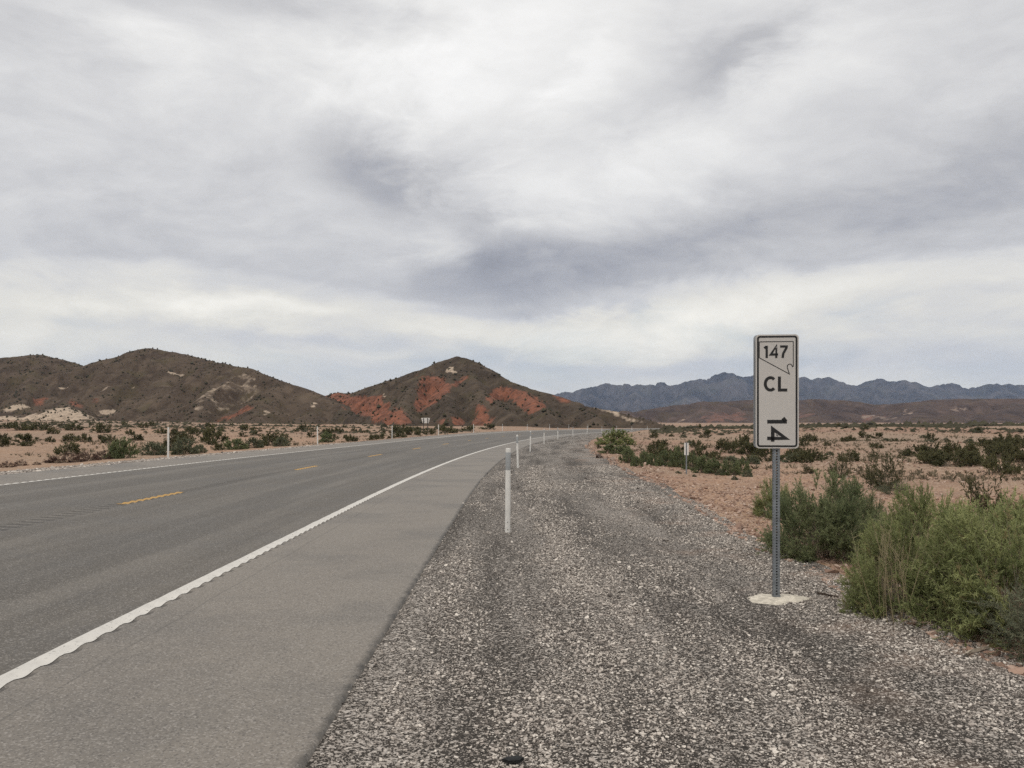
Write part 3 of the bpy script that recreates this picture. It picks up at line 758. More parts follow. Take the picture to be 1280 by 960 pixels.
ridge, f_m = hill('brown_ridge', [
    [(690, 528, 1500), (780, 517, 1600), (820, 509, 1650), (870, 503, 1700), (930, 499, 1750), (1000, 499, 1750), (1045, 500, 1750), (1085, 505, 1750), (1120, 503, 1700), (1160, 500, 1700), (1205, 498, 1680), (1280, 499, 1650), (1360, 497, 1620), (1460, 505, 1600)],
    ([(870, 504, 1690), (890, 515, 1500), (900, 528, 1250)], 0.25), ([(1000, 500, 1740), (1010, 512, 1550), (1030, 526, 1300)], 0.25), ([(1160, 501, 1690), (1150, 515, 1450), (1130, 527, 1250)], 0.25), ([(1280, 500, 1640), (1260, 514, 1400), (1250, 528, 1200)], 0.25)],
    (0, 1350, 1050, 2100), 6.5, 0.26, 12.0, 34.0, 95.0, M['ridge'],
    red=[[(878, 521), (905, 516), (925, 519), (925, 528), (885, 527)], [(995, 518), (1014, 515), (1016, 522), (998, 523)], [(1075, 520), (1100, 514), (1110, 524), (1085, 528)]],
    pale=[[(843, 530), (852, 527), (858, 531), (850, 533)], [(1035, 531), (1055, 528), (1062, 531), (1048, 533)], ([(1060, 528), (1085, 516), (1105, 522), (1125, 519), (1140, 526), (1110, 530), (1080, 529)], 0.5), [(1180, 512), (1210, 515), (1205, 518), (1185, 515)], [(1120, 515), (1140, 510), (1135, 516)]], seed=31, soft=14, jit=4.5, jag=3.0, jag_len=70.0)
tag(ridge, 'long low brown ridge in front of the blue mountains', 'hill', kind='structure')
far_sil = [(560, 508), (640, 500), (680, 493), (700, 488), (715, 490), (740, 482), (757, 479), (770, 480), (785, 478), (800, 480), (815, 479), (828, 476), (838, 481), (850, 480), (868, 474), (877, 472), (885, 474), (900, 467), (912, 465), (925, 468), (945, 466), (970, 470), (1003, 471), (1015, 472),
           (1030, 474), (1045, 474), (1062, 479), (1080, 477), (1100, 473), (1130, 473), (1145, 479), (1160, 481), (1170, 480), (1190, 481), (1208, 486), (1225, 481), (1245, 478), (1260, 480), (1290, 479), (1330, 484), (1380, 480), (1450, 488)]
spurs = [([(x_, y_ + 1, 6480), (x_ + dx_, y_ + 14, 5900), (x_ + 1.6 * dx_, 508, 5300)], 0.55) for x_, y_, dx_ in ((740, 483, -8), (785, 479, 8), (877, 473, -14), (912, 466, 10), (1003, 471, -9), (1045, 475, 12), (1100, 474, -6), (1130, 474, 14), (1170, 481, -10), (1245, 479, 6), (1300, 480, -8))]
mount, f_f = hill('distant_mountains', [[(x_, y_, 6500) for x_, y_ in far_sil]] + spurs, (-450, 4700, 4900, 7000), 14.0, 0.55, 5.0, 150.0, 330.0, M['mount'], seed=48, soft=45, jit=0, sil=0.04, jag=26.0, jag_len=190.0)
tag(mount, 'jagged blue-grey mountain range on the horizon', 'mountains', kind='structure')

# ------------------------------------------------------------------ shrubs
def bez(a_, b_, c_, t): return a_ * (1 - t) ** 2 + 2 * b_ * t * (1 - t) + c_ * t * t


def ribbons(A, B, w0, w1, r):
    """thin strips from A to B, twisted at random"""
    n_ = len(A); D = B - A; D /= np.linalg.norm(D, axis=1, keepdims=True) + 1e-9
    sd = np.cross(D, r.normal(0, 1, (n_, 3))); sd /= np.linalg.norm(sd, axis=1, keepdims=True) + 1e-9
    V = np.stack([A - sd * w0, A + sd * w0, B + sd * w1, B - sd * w1], 1).reshape(-1, 3)
    return V, (np.arange(n_) * 4)[:, None] + np.arange(4)[None]


def tubes(Pts, rad):
    """three-sided tubes along Pts (n, k, 3) with radii (k,)"""
    n_, k_, _ = Pts.shape; T = np.gradient(Pts, axis=1); T /= np.linalg.norm(T, axis=2, keepdims=True) + 1e-9
    a_ = np.cross(T, np.array([0.3, 0.9, 0.31])); a_ /= np.linalg.norm(a_, axis=2, keepdims=True) + 1e-9; b_ = np.cross(T, a_)
    ring = [Pts + (a_ * math.cos(q) + b_ * math.sin(q)) * rad[None, :, None] for q in (0, 2.094, 4.189)]
    V = np.stack(ring, 2).reshape(-1, 3); Fc = []
    base_ = (np.arange(n_) * k_ * 3)[:, None] + (np.arange(k_ - 1) * 3)[None]
    for j in range(3):
        j2 = (j + 1) % 3
        Fc.append(np.stack([base_ + j, base_ + j2, base_ + 3 + j2, base_ + 3 + j], -1).reshape(-1, 4))
    return V, np.concatenate(Fc)


def feathery(seed, n_plume, n_shoot, n_sub, n_leaf, leaf_l, leaf_w, w=1.0, h=1.0, vase=0.0, base_r=0.10, stem_r=0.006, spread=0.18, low=0.05, sub_l=0.24, t0=0.35, wild=0.5):
    """dome of upright shoots gathered into plumes; returns (stem V, F), (leaf V, F, tone); unit width radius 1, height 1"""
    r = np.random.default_rng(seed)
    az_ = r.uniform(0, 6.283, n_plume); ez = np.arcsin(r.uniform(low, 1.0, n_plume)); rr = r.uniform(0.86, 1.03, n_plume)
    cen = np.stack([np.cos(az_) * np.cos(ez) * rr * w, np.sin(az_) * np.cos(ez) * rr * w, np.clip(np.sin(ez) * rr, 0.12 + vase, 1.1) * h], -1)
    pt = np.clip(0.45 + 0.25 * r.normal(0, 1, n_plume), 0, 1)
    pi = r.integers(0, n_plume, n_shoot); tip = cen[pi] + r.normal(0, spread, (n_shoot, 3)) * np.array([w, w, h * 0.8]); tip[:, 2] = np.maximum(tip[:, 2], 0.03)
    ba = r.uniform(0, 6.283, n_shoot); root = np.stack([np.cos(ba) * base_r * w, np.sin(ba) * base_r * w, np.zeros(n_shoot)], -1) * r.uniform(0.2, 1.5, (n_shoot, 1)); root[:, 2] = -0.02
    root[:, :2] += tip[:, :2] * 0.22
    ctl = root * 0.45 + tip * 0.55; ctl[:, 2] = tip[:, 2] * r.uniform(0.30, 0.75, n_shoot); ctl += r.normal(0, 0.05, (n_shoot, 3))
    tt = np.linspace(0, 1, 6); path = np.stack([bez(root, ctl, tip, t) for t in tt], 1)
    SV, SF = tubes(path, stem_r * np.array([1.0, 0.85, 0.7, 0.5, 0.35, 0.15]))
    si = np.repeat(np.arange(n_shoot), n_sub); ts = r.uniform(t0, 1.0, len(si))[:, None]
    st = bez(root[si], ctl[si], tip[si], ts); tg = 2 * (1 - ts) * (ctl[si] - root[si]) + 2 * ts * (tip[si] - ctl[si]); tg /= np.linalg.norm(tg, axis=1, keepdims=True)
    out = st * np.array([1, 1, 0.2]); out /= np.linalg.norm(out, axis=1, keepdims=True) + 1e-6
    dr = tg * 0.6 + out * 0.40 + np.array([0, 0, 0.28]) + r.normal(0, wild, st.shape); dr /= np.linalg.norm(dr, axis=1, keepdims=True)
    en = st + dr * (sub_l * r.uniform(0.5, 1.2, len(si)))[:, None]; en[:, 2] = np.maximum(en[:, 2], 0.015)
    V2, F2 = ribbons(st, en, stem_r * 0.35, stem_r * 0.12, r)
    li = np.repeat(np.arange(len(si)), n_leaf); tl = r.uniform(0.08, 1.05, len(li))[:, None]
    lp = st[li] * (1 - tl) + en[li] * tl
    ld = dr[li] * 0.75 + r.normal(0, 0.50, lp.shape); ld /= np.linalg.norm(ld, axis=1, keepdims=True)
    ll = (leaf_l * r.uniform(0.6, 1.3, len(li)))[:, None]
    V3, F3 = ribbons(lp, lp + ld * ll, leaf_w, leaf_w * 0.4, r)
    ton = np.clip(pt[pi[si[li]]] + r.normal(0, 0.10, len(li)) + r.normal(0, 0.12, len(si))[li] + 0.15 * (tl[:, 0] - 0.5), 0, 0.89)
    ton = np.where(r.uniform(0, 1, len(si))[li] > 0.965, 0.97, ton)
    return (np.concatenate([SV, V2]), np.concatenate([SF, F2 + len(SV)])), (V3, F3, np.repeat(ton, 4))


def shrub_meshes(name, leaf_mat, **kw):
    (sv, sf), (lv, lf, tn) = feathery(**kw)
    return mesh_np(name + '_stems', sv, sf, M['twig']), mesh_np(name + '_foliage', lv, lf, leaf_mat, dict(tone=tn))


def joined_mesh(name, leaf_mat, **kw):
    (sv, sf), (lv, lf, tn) = feathery(**kw)
    return mesh_np(name, np.concatenate([sv, lv]), np.concatenate([sf, lf + len(sv)]), None, dict(tone=np.concatenate([np.full(len(sv), 0.5), tn])),
                   mats=[M['twig'], leaf_mat], midx=np.concatenate([np.zeros(len(sf)), np.ones(len(lf))]))


def place_shrub(name, meshes, x, y, r_, h, label, cat='shrub', group=None, rz=None, ry=None):
    z = float(terrain(x, y))
    o = empty(name, (x, y, z - 0.01), random.uniform(0, 6.28) if rz is None else rz); o.scale = (r_, ry or r_, h)
    for nm, me in zip(('stems', 'foliage'), meshes): link(nm, me, o)
    return tag(o, label, cat, group)


BIG = dict(n_plume=80, n_shoot=260, n_sub=13, n_leaf=22, leaf_l=0.032, leaf_w=0.0042, spread=0.10, sub_l=0.17, low=-0.05, t0=0.55)
m_green = shrub_meshes('rabbitbrush', M['leaf_green'], seed=1, **BIG)
m_green2 = shrub_meshes('rabbitbrush', M['leaf_green'], seed=2, **{**BIG, 'n_plume': 44})
m_blue = shrub_meshes('saltbush', M['leaf_blue'], seed=3, **{**BIG, 'n_leaf': 26, 'spread': 0.085})
m_grey = shrub_meshes('saltbush', M['leaf_grey'], seed=4, n_plume=24, n_shoot=90, n_sub=9, n_leaf=16, leaf_l=0.045, leaf_w=0.006)
m_creo = shrub_meshes('creosote', M['leaf_creo'], seed=5, n_plume=26, n_shoot=60, n_sub=12, n_leaf=22, leaf_l=0.030, leaf_w=0.009, vase=0.08, spread=0.12, stem_r=0.010, t0=0.40, sub_l=0.17, wild=0.8)
place_shrub('green_shrub', m_green, 3.98, 6.85, 0.90, 1.0, 'large yellow-green feathery shrub at the gravel edge, with dry stalks', ry=0.8)
place_shrub('green_shrub', m_green2, 3.36, 7.35, 0.50, 0.80, 'small olive shrub leaning out from the large yellow-green one towards the sign')
place_shrub('green_shrub', m_grey, 3.74, 6.05, 0.55, 0.45, 'low grey-green shrub at the foot of the large yellow-green one')
place_shrub('green_shrub', m_green, 5.05, 8.6, 0.85, 0.96, 'tall green feathery shrub behind the large yellow-green one', rz=2.2)
place_shrub('green_shrub', m_green2, 4.45, 9.3, 0.62, 0.92, 'green feathery shrub filling the gap between the blue-green and yellow-green ones', rz=4.0)
place_shrub('green_shrub', m_green2, 5.0, 6.9, 0.75, 0.86, 'green feathery shrub on the desert side of the large yellow-green one', rz=1.0)
place_shrub('green_shrub', m_blue, 3.86, 10.5, 0.80, 0.93, 'dark blue-green bushy shrub just behind the milepost sign', ry=0.7, rz=0.0)
place_shrub('green_shrub', m_blue, 4.55, 11.6, 0.50, 0.80, 'dark green shrub touching the back of the blue-green one', rz=2)
place_shrub('green_shrub', m_green2, 4.62, 15.2, 0.36, 0.66, 'small pale green shrub on the open soil beyond the blue-green one', rz=3)
place_shrub('grey_shrub', m_grey, *unproject(1118, 618)[:2], 0.36, 0.34, 'low rounded grey-green shrub under a dark creosote bush')
for (px, py, wpx, hpx, lab) in ((1105, 612, 56, 50, 'tall dark creosote bush on stony red ground beyond the shrubs'), (1050, 597, 38, 28, 'dense round creosote bush on bare ground beyond the blue-green shrub'),
                                (1010, 592, 22, 14, 'smallest creosote bush on the bare ground, next to a dense round one'), (1236, 655, 84, 62, 'sparse open creosote bush on stony ground behind the green shrubs')):
    x, y, z = unproject(px, py); place_shrub('creosote_bush', m_creo, x, y, wpx / F_PX * y / 2, hpx / F_PX * y * 0.95, lab)

# blond dead stalks standing out of the big shrub
r = np.random.default_rng(8); n = 22
a0 = np.stack([3.12 + r.normal(0, 0.06, n), 7.02 + r.normal(0, 0.08, n), np.zeros(n)], -1); a0[:, 2] = terrain(a0[:, 0], a0[:, 1])
b0 = a0 + np.stack([r.normal(-0.04, 0.13, n), r.normal(-0.05, 0.10, n), r.uniform(0.55, 0.86, n)], -1); c0 = a0 * 0.5 + b0 * 0.5 + r.normal(0, 0.03, (n, 3))
tv, tf = tubes(np.stack([bez(a0, c0, b0, t) for t in np.linspace(0, 1, 5)], 1), np.array([0.0035, 0.003, 0.0025, 0.002, 0.001]))
qi = np.repeat(np.arange(n), 14); qt = r.uniform(0.55, 1, len(qi))[:, None]; qp = bez(a0[qi], c0[qi], b0[qi], qt); rv, rf = ribbons(qp, qp + r.normal(0, 0.03, qp.shape) + np.array([0, 0, 0.045]), 0.0016, 0.0006, r)
tag(link('dry_stalks', mesh_np('dry_stalks', np.concatenate([tv, rv]), np.concatenate([tf, rf + len(tv)]), M['leaf_dry'], dict(tone=np.full(len(tv) + len(rv), 0.6)))),
    'tuft of blond dead stalks standing against the small olive shrub', 'grass')

MID = dict(n_plume=70, n_shoot=120, n_sub=9, n_leaf=14, leaf_l=0.060, leaf_w=0.017, stem_r=0.010, spread=0.09, sub_l=0.15, wild=0.8, low=-0.1, t0=0.6)
mid_green = [joined_mesh('mid_shrub', M['leaf_blue'], seed=20 + k, **MID) for k in range(3)]
mid_lite = [joined_mesh('mid_shrub', M['leaf_grey'], seed=30 + k, **MID) for k in range(2)]
mid_olive = [joined_mesh('mid_shrub', M['leaf_green'], seed=35 + k, **MID) for k in range(2)]
mid_creo = [joined_mesh('mid_creosote', M['leaf_creo'], seed=40 + k, n_plume=34, n_shoot=60, n_sub=9, n_leaf=13, leaf_l=0.06, leaf_w=0.020, vase=0.08, spread=0.12, stem_r=0.012, t0=0.50, sub_l=0.17, wild=0.9) for k in range(4)]
mid_red = [joined_mesh('dry_brush', M['leaf_red'], seed=50 + k, **{**MID, 'leaf_w': 0.008, 'n_leaf': 8}) for k in range(2)]


def at_px(name, pool, px, py, wpx, hpx, label, cat='shrub', group=None):
    x, y, z = unproject(px, py)
    o = link(name, pool[random.randrange(len(pool))], None, (x, y, z - 0.02), random.uniform(0, 6.28))
    k = 1 / F_PX * y; o.scale = (wpx * k / 2, wpx * k / 2, max(hpx, 2) * k * 0.95)
    return tag(o, label, cat, group)


G1 = 'green shrubs along the edge of the gravel shoulder'
L1 = 'blue-green shrub in the row growing along the gravel edge before the bend'
at_px('green_shrub', mid_olive, 770, 556, 46, 20, 'wide light green shrub where the gravel shoulder narrows', 'shrub')
at_px('green_shrub', mid_green, 766, 567, 34, 13, 'dark low shrub at the foot of the wide light green one')
at_px('green_shrub', mid_creo, 749, 561, 6, 8, 'tiny dark tuft in front of the wide light green shrub')
at_px('dry_brush', mid_red, 749, 573, 9, 8, 'small dark dead tuft lying on the gravel edge')
for q in ((782, 567, 15, 13), (785, 579, 22, 22), (796, 583, 16, 14), (806, 579, 20, 17), (816, 582, 15, 17), (832, 583, 24, 22), (848, 584, 24, 27), (866, 587, 26, 22), (880, 591, 30, 22), (892, 592, 24, 20), (912, 594, 26, 20), (928, 592, 24, 20)):
    at_px('green_shrub', mid_green, *q, L1, 'shrub', G1)
for q in ((900, 594, 12, 8), (934, 596, 14, 9), (848, 592, 8, 4), (868, 596, 6, 4), (918, 600, 9, 6)):
    at_px('grey_shrub', mid_lite, *q, 'small grey tuft on bare soil by the row of blue-green shrubs', 'shrub', 'grey tufts by the gravel edge')
for q in ((1190, 583, 62, 24), (1165, 580, 40, 20), (1215, 582, 40, 22), (1252, 592, 44, 28), (1150, 570, 40, 16), (1270, 578, 36, 18)):
    at_px('creosote_bush', mid_creo, *q, 'dark bush in the dense thicket along the stony bank', 'bush', 'thicket on the stony bank')
# across the road
at_px('green_shrub', mid_green, 153, 573, 36, 28, 'rounded dense green shrub at the opposite gravel verge')
LG = 'grey-green shrub along the opposite verge near a white post'
for q in ((192, 569, 30, 17), (232, 568, 32, 22), (250, 566, 18, 11), (293, 562, 30, 15), (318, 560, 22, 14), (352, 558, 20, 12)):
    at_px('grey_shrub', mid_lite if random.random() < .5 else mid_green, *q, LG, 'shrub', 'shrubs along the opposite verge')
at_px('green_shrub', mid_green, 408, 553, 18, 14, 'small green shrub right beside the second white post across the road')
at_px('creosote_bush', mid_creo, 266, 553, 34, 24, 'tall dark creosote bush behind the shrubs of the opposite verge')
at_px('creosote_bush', mid_creo, 342, 557, 46, 20, 'wide olive creosote bush at the opposite verge between two white posts')
LC = 'dark creosote bush scattered on the tan plain across the road'
GC = 'creosote bushes on the plain across the road'
for q in ((32, 554, 26, 14), (62, 553, 12, 9), (88, 552, 20, 11), (26, 538, 26, 13), (48, 538, 26, 13), (5, 536, 16, 8), (92, 538, 22, 11), (128, 541, 22, 15), (128, 551, 12, 9), (158, 534, 12, 8), (180, 535, 12, 8), (190, 533, 10, 7), (218, 549, 8, 6), (440, 552, 16, 9), (466, 550, 14, 8),
          (476, 549, 12, 8), (490, 548, 10, 6), (501, 547, 16, 8), (420, 541, 16, 8), (515, 544, 24, 13), (500, 542, 26, 13), (536, 543, 16, 9), (560, 541, 26, 12), (585, 539, 18, 9), (610, 537, 20, 8), (380, 538, 16, 9), (240, 540, 16, 8), (310, 538, 18, 9)):
    at_px('creosote_bush', mid_creo, *q, LC, 'bush', GC)
for q in ((84, 578, 50, 13), (108, 576, 34, 13), (128, 574, 26, 11), (26, 582, 16, 8), (8, 584, 22, 8), (46, 581, 11, 5)):
    at_px('dry_brush', mid_red, *q, 'russet dead brush fringing the opposite gravel verge', 'brush', 'russet brush along the opposite verge')

# bushes strewn over both plains: singly where they can be told apart, as one mass farther out
r = np.random.default_rng(77)
def plain_points(n_, lo, hi, right):
    d_ = lo * (hi / lo) ** r.uniform(0, 1, n_); t_ = r.uniform(0.16, 0.66, n_) if right else r.uniform(-0.66, -0.05, n_)
    x_, y_ = d_ * t_, d_; u_, s_ = road_us(x_, y_)
    ok = ((u_ > gravel_edge(s_) + 3.0) if right else (u_ < -19)) & (fbm(x_ / 22, y_ / 22, 3, 19) + r.uniform(-.3, .4, n_) > 0)
    return x_[ok], y_[ok]
for right, cnt, lab, grp in ((True, 250, 'low dark bush dotted over the stony plain beyond the milepost sign', 'bushes on the plain beyond the sign'), (False, 170, LC, GC)):
    x_, y_ = plain_points(cnt, 36.0 if right else 44.0, 260.0, right)
    for x, y in zip(x_, y_):
        pool = mid_creo if random.random() < 0.78 else mid_lite
        o = link('creosote_bush' if pool is mid_creo else 'grey_shrub', pool[random.randrange(len(pool))], None, (float(x), float(y), float(terrain(x, y)) - 0.02), random.uniform(0, 6.28))
        w = random.uniform(0.25, 0.75); hh = w * random.uniform(0.9, 1.5)
        if pool is mid_lite: w *= 0.6; hh = w * 0.9
        o.scale = (w, w, hh)
        if pool is mid_creo: tag(o, lab, 'bush', grp)
        else: tag(o, lab.replace('dark creosote bush', 'small grey shrub').replace('low dark bush', 'small grey shrub'), 'shrub', grp.replace('creosote bushes', 'grey shrubs').replace('bushes', 'grey shrubs') if 'grey' not in grp else grp)


def mass(name, right, n_, lo, hi, size, label):
    x_, y_ = plain_points(n_, lo, hi, right); k_ = len(x_); z_ = terrain(x_, y_)
    base_ = np.array([(1, 0, 0.35), (0.3, 0.95, 0.3), (-0.8, 0.6, 0.4), (-0.8, -0.6, 0.3), (0.3, -0.95, 0.4), (0.15, 0.1, 1.0)])
    fc = np.array([(0, 1, 5), (1, 2, 5), (2, 3, 5), (3, 4, 5), (4, 0, 5)]); sz = size * np.exp(r.normal(0, 0.40, k_)) * (0.55 + 0.45 * sst(60, 350, y_)); b = base_[None] * (1 + r.normal(0, 0.25, (k_, 6, 3)))
    V = np.stack([x_[:, None] + b[..., 0] * sz[:, None] * 1.1, y_[:, None] + b[..., 1] * sz[:, None] * 1.1, z_[:, None] - 0.05 + b[..., 2] * sz[:, None]], -1).reshape(-1, 3)
    tag(link(name, mesh_np(name, V, (fc[None] + (np.arange(k_) * 6)[:, None, None]).reshape(-1, 3), M['scrub'])), label, 'scrub', kind='stuff')


mass('distant_scrub', True, 8500, 110, 1300, 0.40, 'far-off scrub speckling the plain below the brown ridge')
mass('distant_scrub', True, 16000, 330, 1250, 0.62, 'dense far-off scrub darkening the plain at the foot of the brown ridge')
mass('distant_scrub', True, 5000, 150, 330, 0.55, 'scrub speckling the last rise of the plain before the brown ridge')
mass('distant_scrub', False, 3600, 110, 480, 0.42, 'far-off scrub speckling the plain below the dark hills')

def tufts(name, x_, y_, size, mat, label):
    """ankle-high dry bursage and grass: little fans of blades, too many to count"""
    k_ = len(x_); z_ = terrain(x_, y_); nb = 12
    i_ = np.repeat(np.arange(k_), nb); m_ = len(i_); a_ = r.uniform(0, 6.283, m_); sz = (size * np.exp(r.normal(0, 0.4, k_)))[i_]
    A = np.stack([x_[i_] + np.cos(a_) * sz * 0.25, y_[i_] + np.sin(a_) * sz * 0.25, z_[i_] - 0.01], -1)
    B = A + np.stack([np.cos(a_) * sz * r.uniform(0.2, 0.9, m_), np.sin(a_) * sz * r.uniform(0.2, 0.9, m_), sz * r.uniform(0.4, 1.1, m_)], -1)
    D_ = np.stack([-np.sin(a_ + r.normal(0, 0.6, m_)), np.cos(a_), np.zeros(m_)], -1) * (sz * r.uniform(0.05, 0.16, m_))[:, None]
    V = np.stack([A - D_ * 0.6, A + D_ * 0.6, B + D_, B - D_], 1).reshape(-1, 3)
    tone = np.repeat(np.clip(r.normal(0.5, 0.25, k_), 0, 0.88)[i_], 4)
    tag(link(name, mesh_np(name, V, (np.arange(m_) * 4)[:, None] + np.arange(4)[None], mat, dict(tone=tone))), label, 'ground cover', kind='stuff')


r = np.random.default_rng(99)
def cover_points(n_, lo, hi, right):
    d_ = lo * (hi / lo) ** r.uniform(0, 1, n_); t_ = r.uniform(0.08, 0.70, n_) if right else r.uniform(-0.70, -0.02, n_)
    x_, y_ = d_ * t_, d_; u_, s_ = road_us(x_, y_)
    ok = ((u_ > gravel_edge(s_) + 0.4 + 2.0 * sst(10, 40, y_)) if right else (u_ < -15.2)) & (fbm(x_ / 7, y_ / 7, 4, 29) + r.uniform(-.25, .25, n_) > 0.10)
    return x_[ok], y_[ok]
tufts('ground_cover', *cover_points(9000, 26, 190, True), 0.10, M['leaf_burs'], 'low grey-brown tufts covering the stony plain beyond the sign')
tufts('ground_cover', *cover_points(5500, 34, 190, False), 0.10, M['leaf_burs'], 'low grey-brown tufts covering the plain across the road')

# ------------------------------------------------------------------ milepost sign
def box(x0, x1, y0, y1, z0, z1):
    V = np.array([(x, y, z) for z in (z0, z1) for x, y in ((x0, y0), (x1, y0), (x1, y1), (x0, y1))], float)
    return V, np.array([(0, 3, 2, 1), (4, 5, 6, 7), (0, 1, 5, 4), (1, 2, 6, 5), (2, 3, 7, 6), (3, 0, 4, 7)])


def join(parts_):
    Vs, Fs, o_ = [], [], 0
    for V, Fc in parts_:
        Vs.append(V); Fs.append(np.asarray(Fc) + o_); o_ += len(V)
    return np.concatenate(Vs), np.concatenate(Fs)


def rrect(w, h, rad, n_=6):
    """outline of a rounded rectangle centred on 0"""
    pts = []
    for cx, cy, a0_ in ((w / 2 - rad, h / 2 - rad, 0), (-w / 2 + rad, h / 2 - rad, 90), (-w / 2 + rad, -h / 2 + rad, 180), (w / 2 - rad, -h / 2 + rad, 270)):
        for k in range(n_ + 1):
            q = math.radians(a0_ + 90 * k / n_); pts.append((cx + rad * math.cos(q), cy + rad * math.sin(q)))
    return np.array(pts)


def plate(name, outline, y0, y1, mat, parent, dx=0.0, dz=0.0):
    """solid plate with an outline in x,z"""
    n_ = len(outline); me = bpy.data.meshes.new(name)
    V = [(p[0] + dx, y0, p[1] + dz) for p in outline] + [(p[0] + dx, y1, p[1] + dz) for p in outline]
    Fc = [tuple(range(n_)), tuple(range(2 * n_ - 1, n_ - 1, -1))] + [(i, i + n_, (i + 1) % n_ + n_, (i + 1) % n_) for i in range(n_)]
    me.from_pydata(V, [], Fc); me.materials.append(mat); me.update()
    return link(name, me, parent)


def ring(name, out, inn, y0, y1, mat, parent, dz=0.0):
    n_ = len(out); V = []
    for y in (y0, y1):
        V += [(p[0], y, p[1] + dz) for p in out] + [(p[0], y, p[1] + dz) for p in inn]
    Fc = []
    for i in range(n_):
        j = (i + 1) % n_
        Fc += [(i, j, n_ + j, n_ + i), (i, 2 * n_ + i, 2 * n_ + j, j), (n_ + i, n_ + j, 3 * n_ + j, 3 * n_ + i), (2 * n_ + i, 3 * n_ + i, 3 * n_ + j, 2 * n_ + j)]
    return link(name, mesh_np(name, np.array(V), np.array(Fc), mat), parent)


def stroke(paths, wd):
    """flat pen strokes with mitred corners; paths in x,z; returns V (x,z) pairs and quads"""
    V, Fc = [], []
    for pth in paths:
        p = np.array(pth, float); n_ = len(p); d = np.diff(p, axis=0); d /= np.linalg.norm(d, axis=1, keepdims=True)
        nr = np.stack([-d[:, 1], d[:, 0]], -1); o_ = len(V)
        for i in range(n_):
            if i == 0: m_ = nr[0]
            elif i == n_ - 1: m_ = nr[-1]
            else:
                m_ = nr[i - 1] + nr[i]; m_ = m_ / max(np.dot(m_, m_), 0.5) * 2 * 1.0
                m_ = m_ / 1.0
            V += [p[i] + m_ * wd / 2, p[i] - m_ * wd / 2]
        for i in range(n_ - 1): Fc.append((o_ + 2 * i, o_ + 2 * i + 1, o_ + 2 * i + 3, o_ + 2 * i + 2))
    return np.array(V), np.array(Fc)


def glyph_mesh(name, paths, wd, y0, thick, mat, parent, cx, cz, scale=1.0, rot=0.0):
    V, Fc = stroke(paths, wd); ca, sa = math.cos(rot), math.sin(rot)
    x_ = (V[:, 0] * ca - V[:, 1] * sa) * scale + cx; z_ = (V[:, 0] * sa + V[:, 1] * ca) * scale + cz
    n_ = len(V); A = np.stack([x_, np.full(n_, y0), z_], -1); B = A.copy(); B[:, 1] += thick
    side = [(a_, b_, b_ + n_, a_ + n_) for q in Fc for a_, b_ in zip(q, np.roll(q, -1))]
    return link(name, mesh_np(name, np.concatenate([A, B]), np.array(list(map(tuple, Fc)) + side), mat), parent)


# glyph skeletons in a box about 0.6 wide and 1 high, centred
G = {'1': [[(-0.16, 0.30), (0.02, 0.44), (0.02, 0.44)], [(0.04, 0.5), (0.04, -0.5)]],
     '4': [[(0.17, -0.5), (0.17, 0.45), (-0.35, -0.22), (0.35, -0.22)]],
     '7': [[(-0.27, 0.43), (0.25, 0.43), (0.25, 0.34), (-0.02, -0.15), (-0.07, -0.5)]],
     'C': [[(0.36 * math.cos(math.radians(q)) * 0.92, 0.43 * math.sin(math.radians(q))) for q in range(45, 316, 15)]],
     'L': [[(-0.22, 0.5), (-0.22, -0.43), (0.28, -0.43)]]}
G['1'][0] = [(-0.15, 0.30), (0.03, 0.45)]

SX, SY = 2.402, 7.80
zb = float(terrain(SX, SY)) + 0.012
sgn = empty('milepost_sign', (SX, SY, zb)); sgn.rotation_euler = (0, 0, math.radians(-6))
tag(sgn, 'white vertical milepost sign reading 147 CL 14 on a perforated steel post', 'sign')
PW, PH, PC = 0.380, 1.030, 1.897            # panel width, height, centre height
yf = -0.048                                     # the front face
plate('sign_panel', rrect(PW, PH, 0.032), yf, yf + 0.004, M['sign'], sgn, 0, PC)
plate('rear_panel', rrect(PW, PH, 0.032), 0.040, 0.044, M['alu'], sgn, -0.004, PC + 0.004)['label'] = 'grey back panel facing the other way'
ring('border', rrect(PW - 0.024, PH - 0.024, 0.026), rrect(PW - 0.056, PH - 0.056, 0.013), yf - 0.0015, yf, M['black'], sgn, PC)
top = PC + PH / 2
zpx = lambda q: top - (q - 102) / 762 * PH       # rows and columns of an enlarged view of the panel
xpx = lambda q: (q - 375) / 282 * PW
out = [(258, 150), (480, 150), (480, 316), (474, 318), (471, 308), (462, 300), (450, 302), (442, 310), (441, 325), (455, 367), (258, 257), (258, 150)]
glyph_mesh('state_outline', [[(xpx(a_), zpx(b_)) for a_, b_ in out]], 0.0068, yf - 0.0014, 0.0014, M['black'], sgn, 0, 0)
def letter(ch, cx, cy, hpx, wd=0.20, rot=0.0, wide=1.0):
    sc_ = hpx / 762 * PH
    glyph_mesh('lettering', [[(a_ * wide, b_) for a_, b_ in p] for p in G[ch]], wd, yf - 0.0018, 0.0018, M['black'], sgn, xpx(cx), zpx(cy), sc_, rot)
letter('1', 303, 218, 82, wd=0.185); letter('4', 357, 218, 82, wide=0.84, wd=0.175); letter('7', 416, 218, 82, wide=1.0, wd=0.185)
letter('C', 331, 432, 97, wide=1.05); letter('L', 412, 432, 97, wide=1.05, wd=0.20)
letter('1', 374, 680, 128, wd=0.19, rot=-math.pi / 2); letter('4', 374, 776, 128, wd=0.18, rot=-math.pi / 2, wide=0.95)


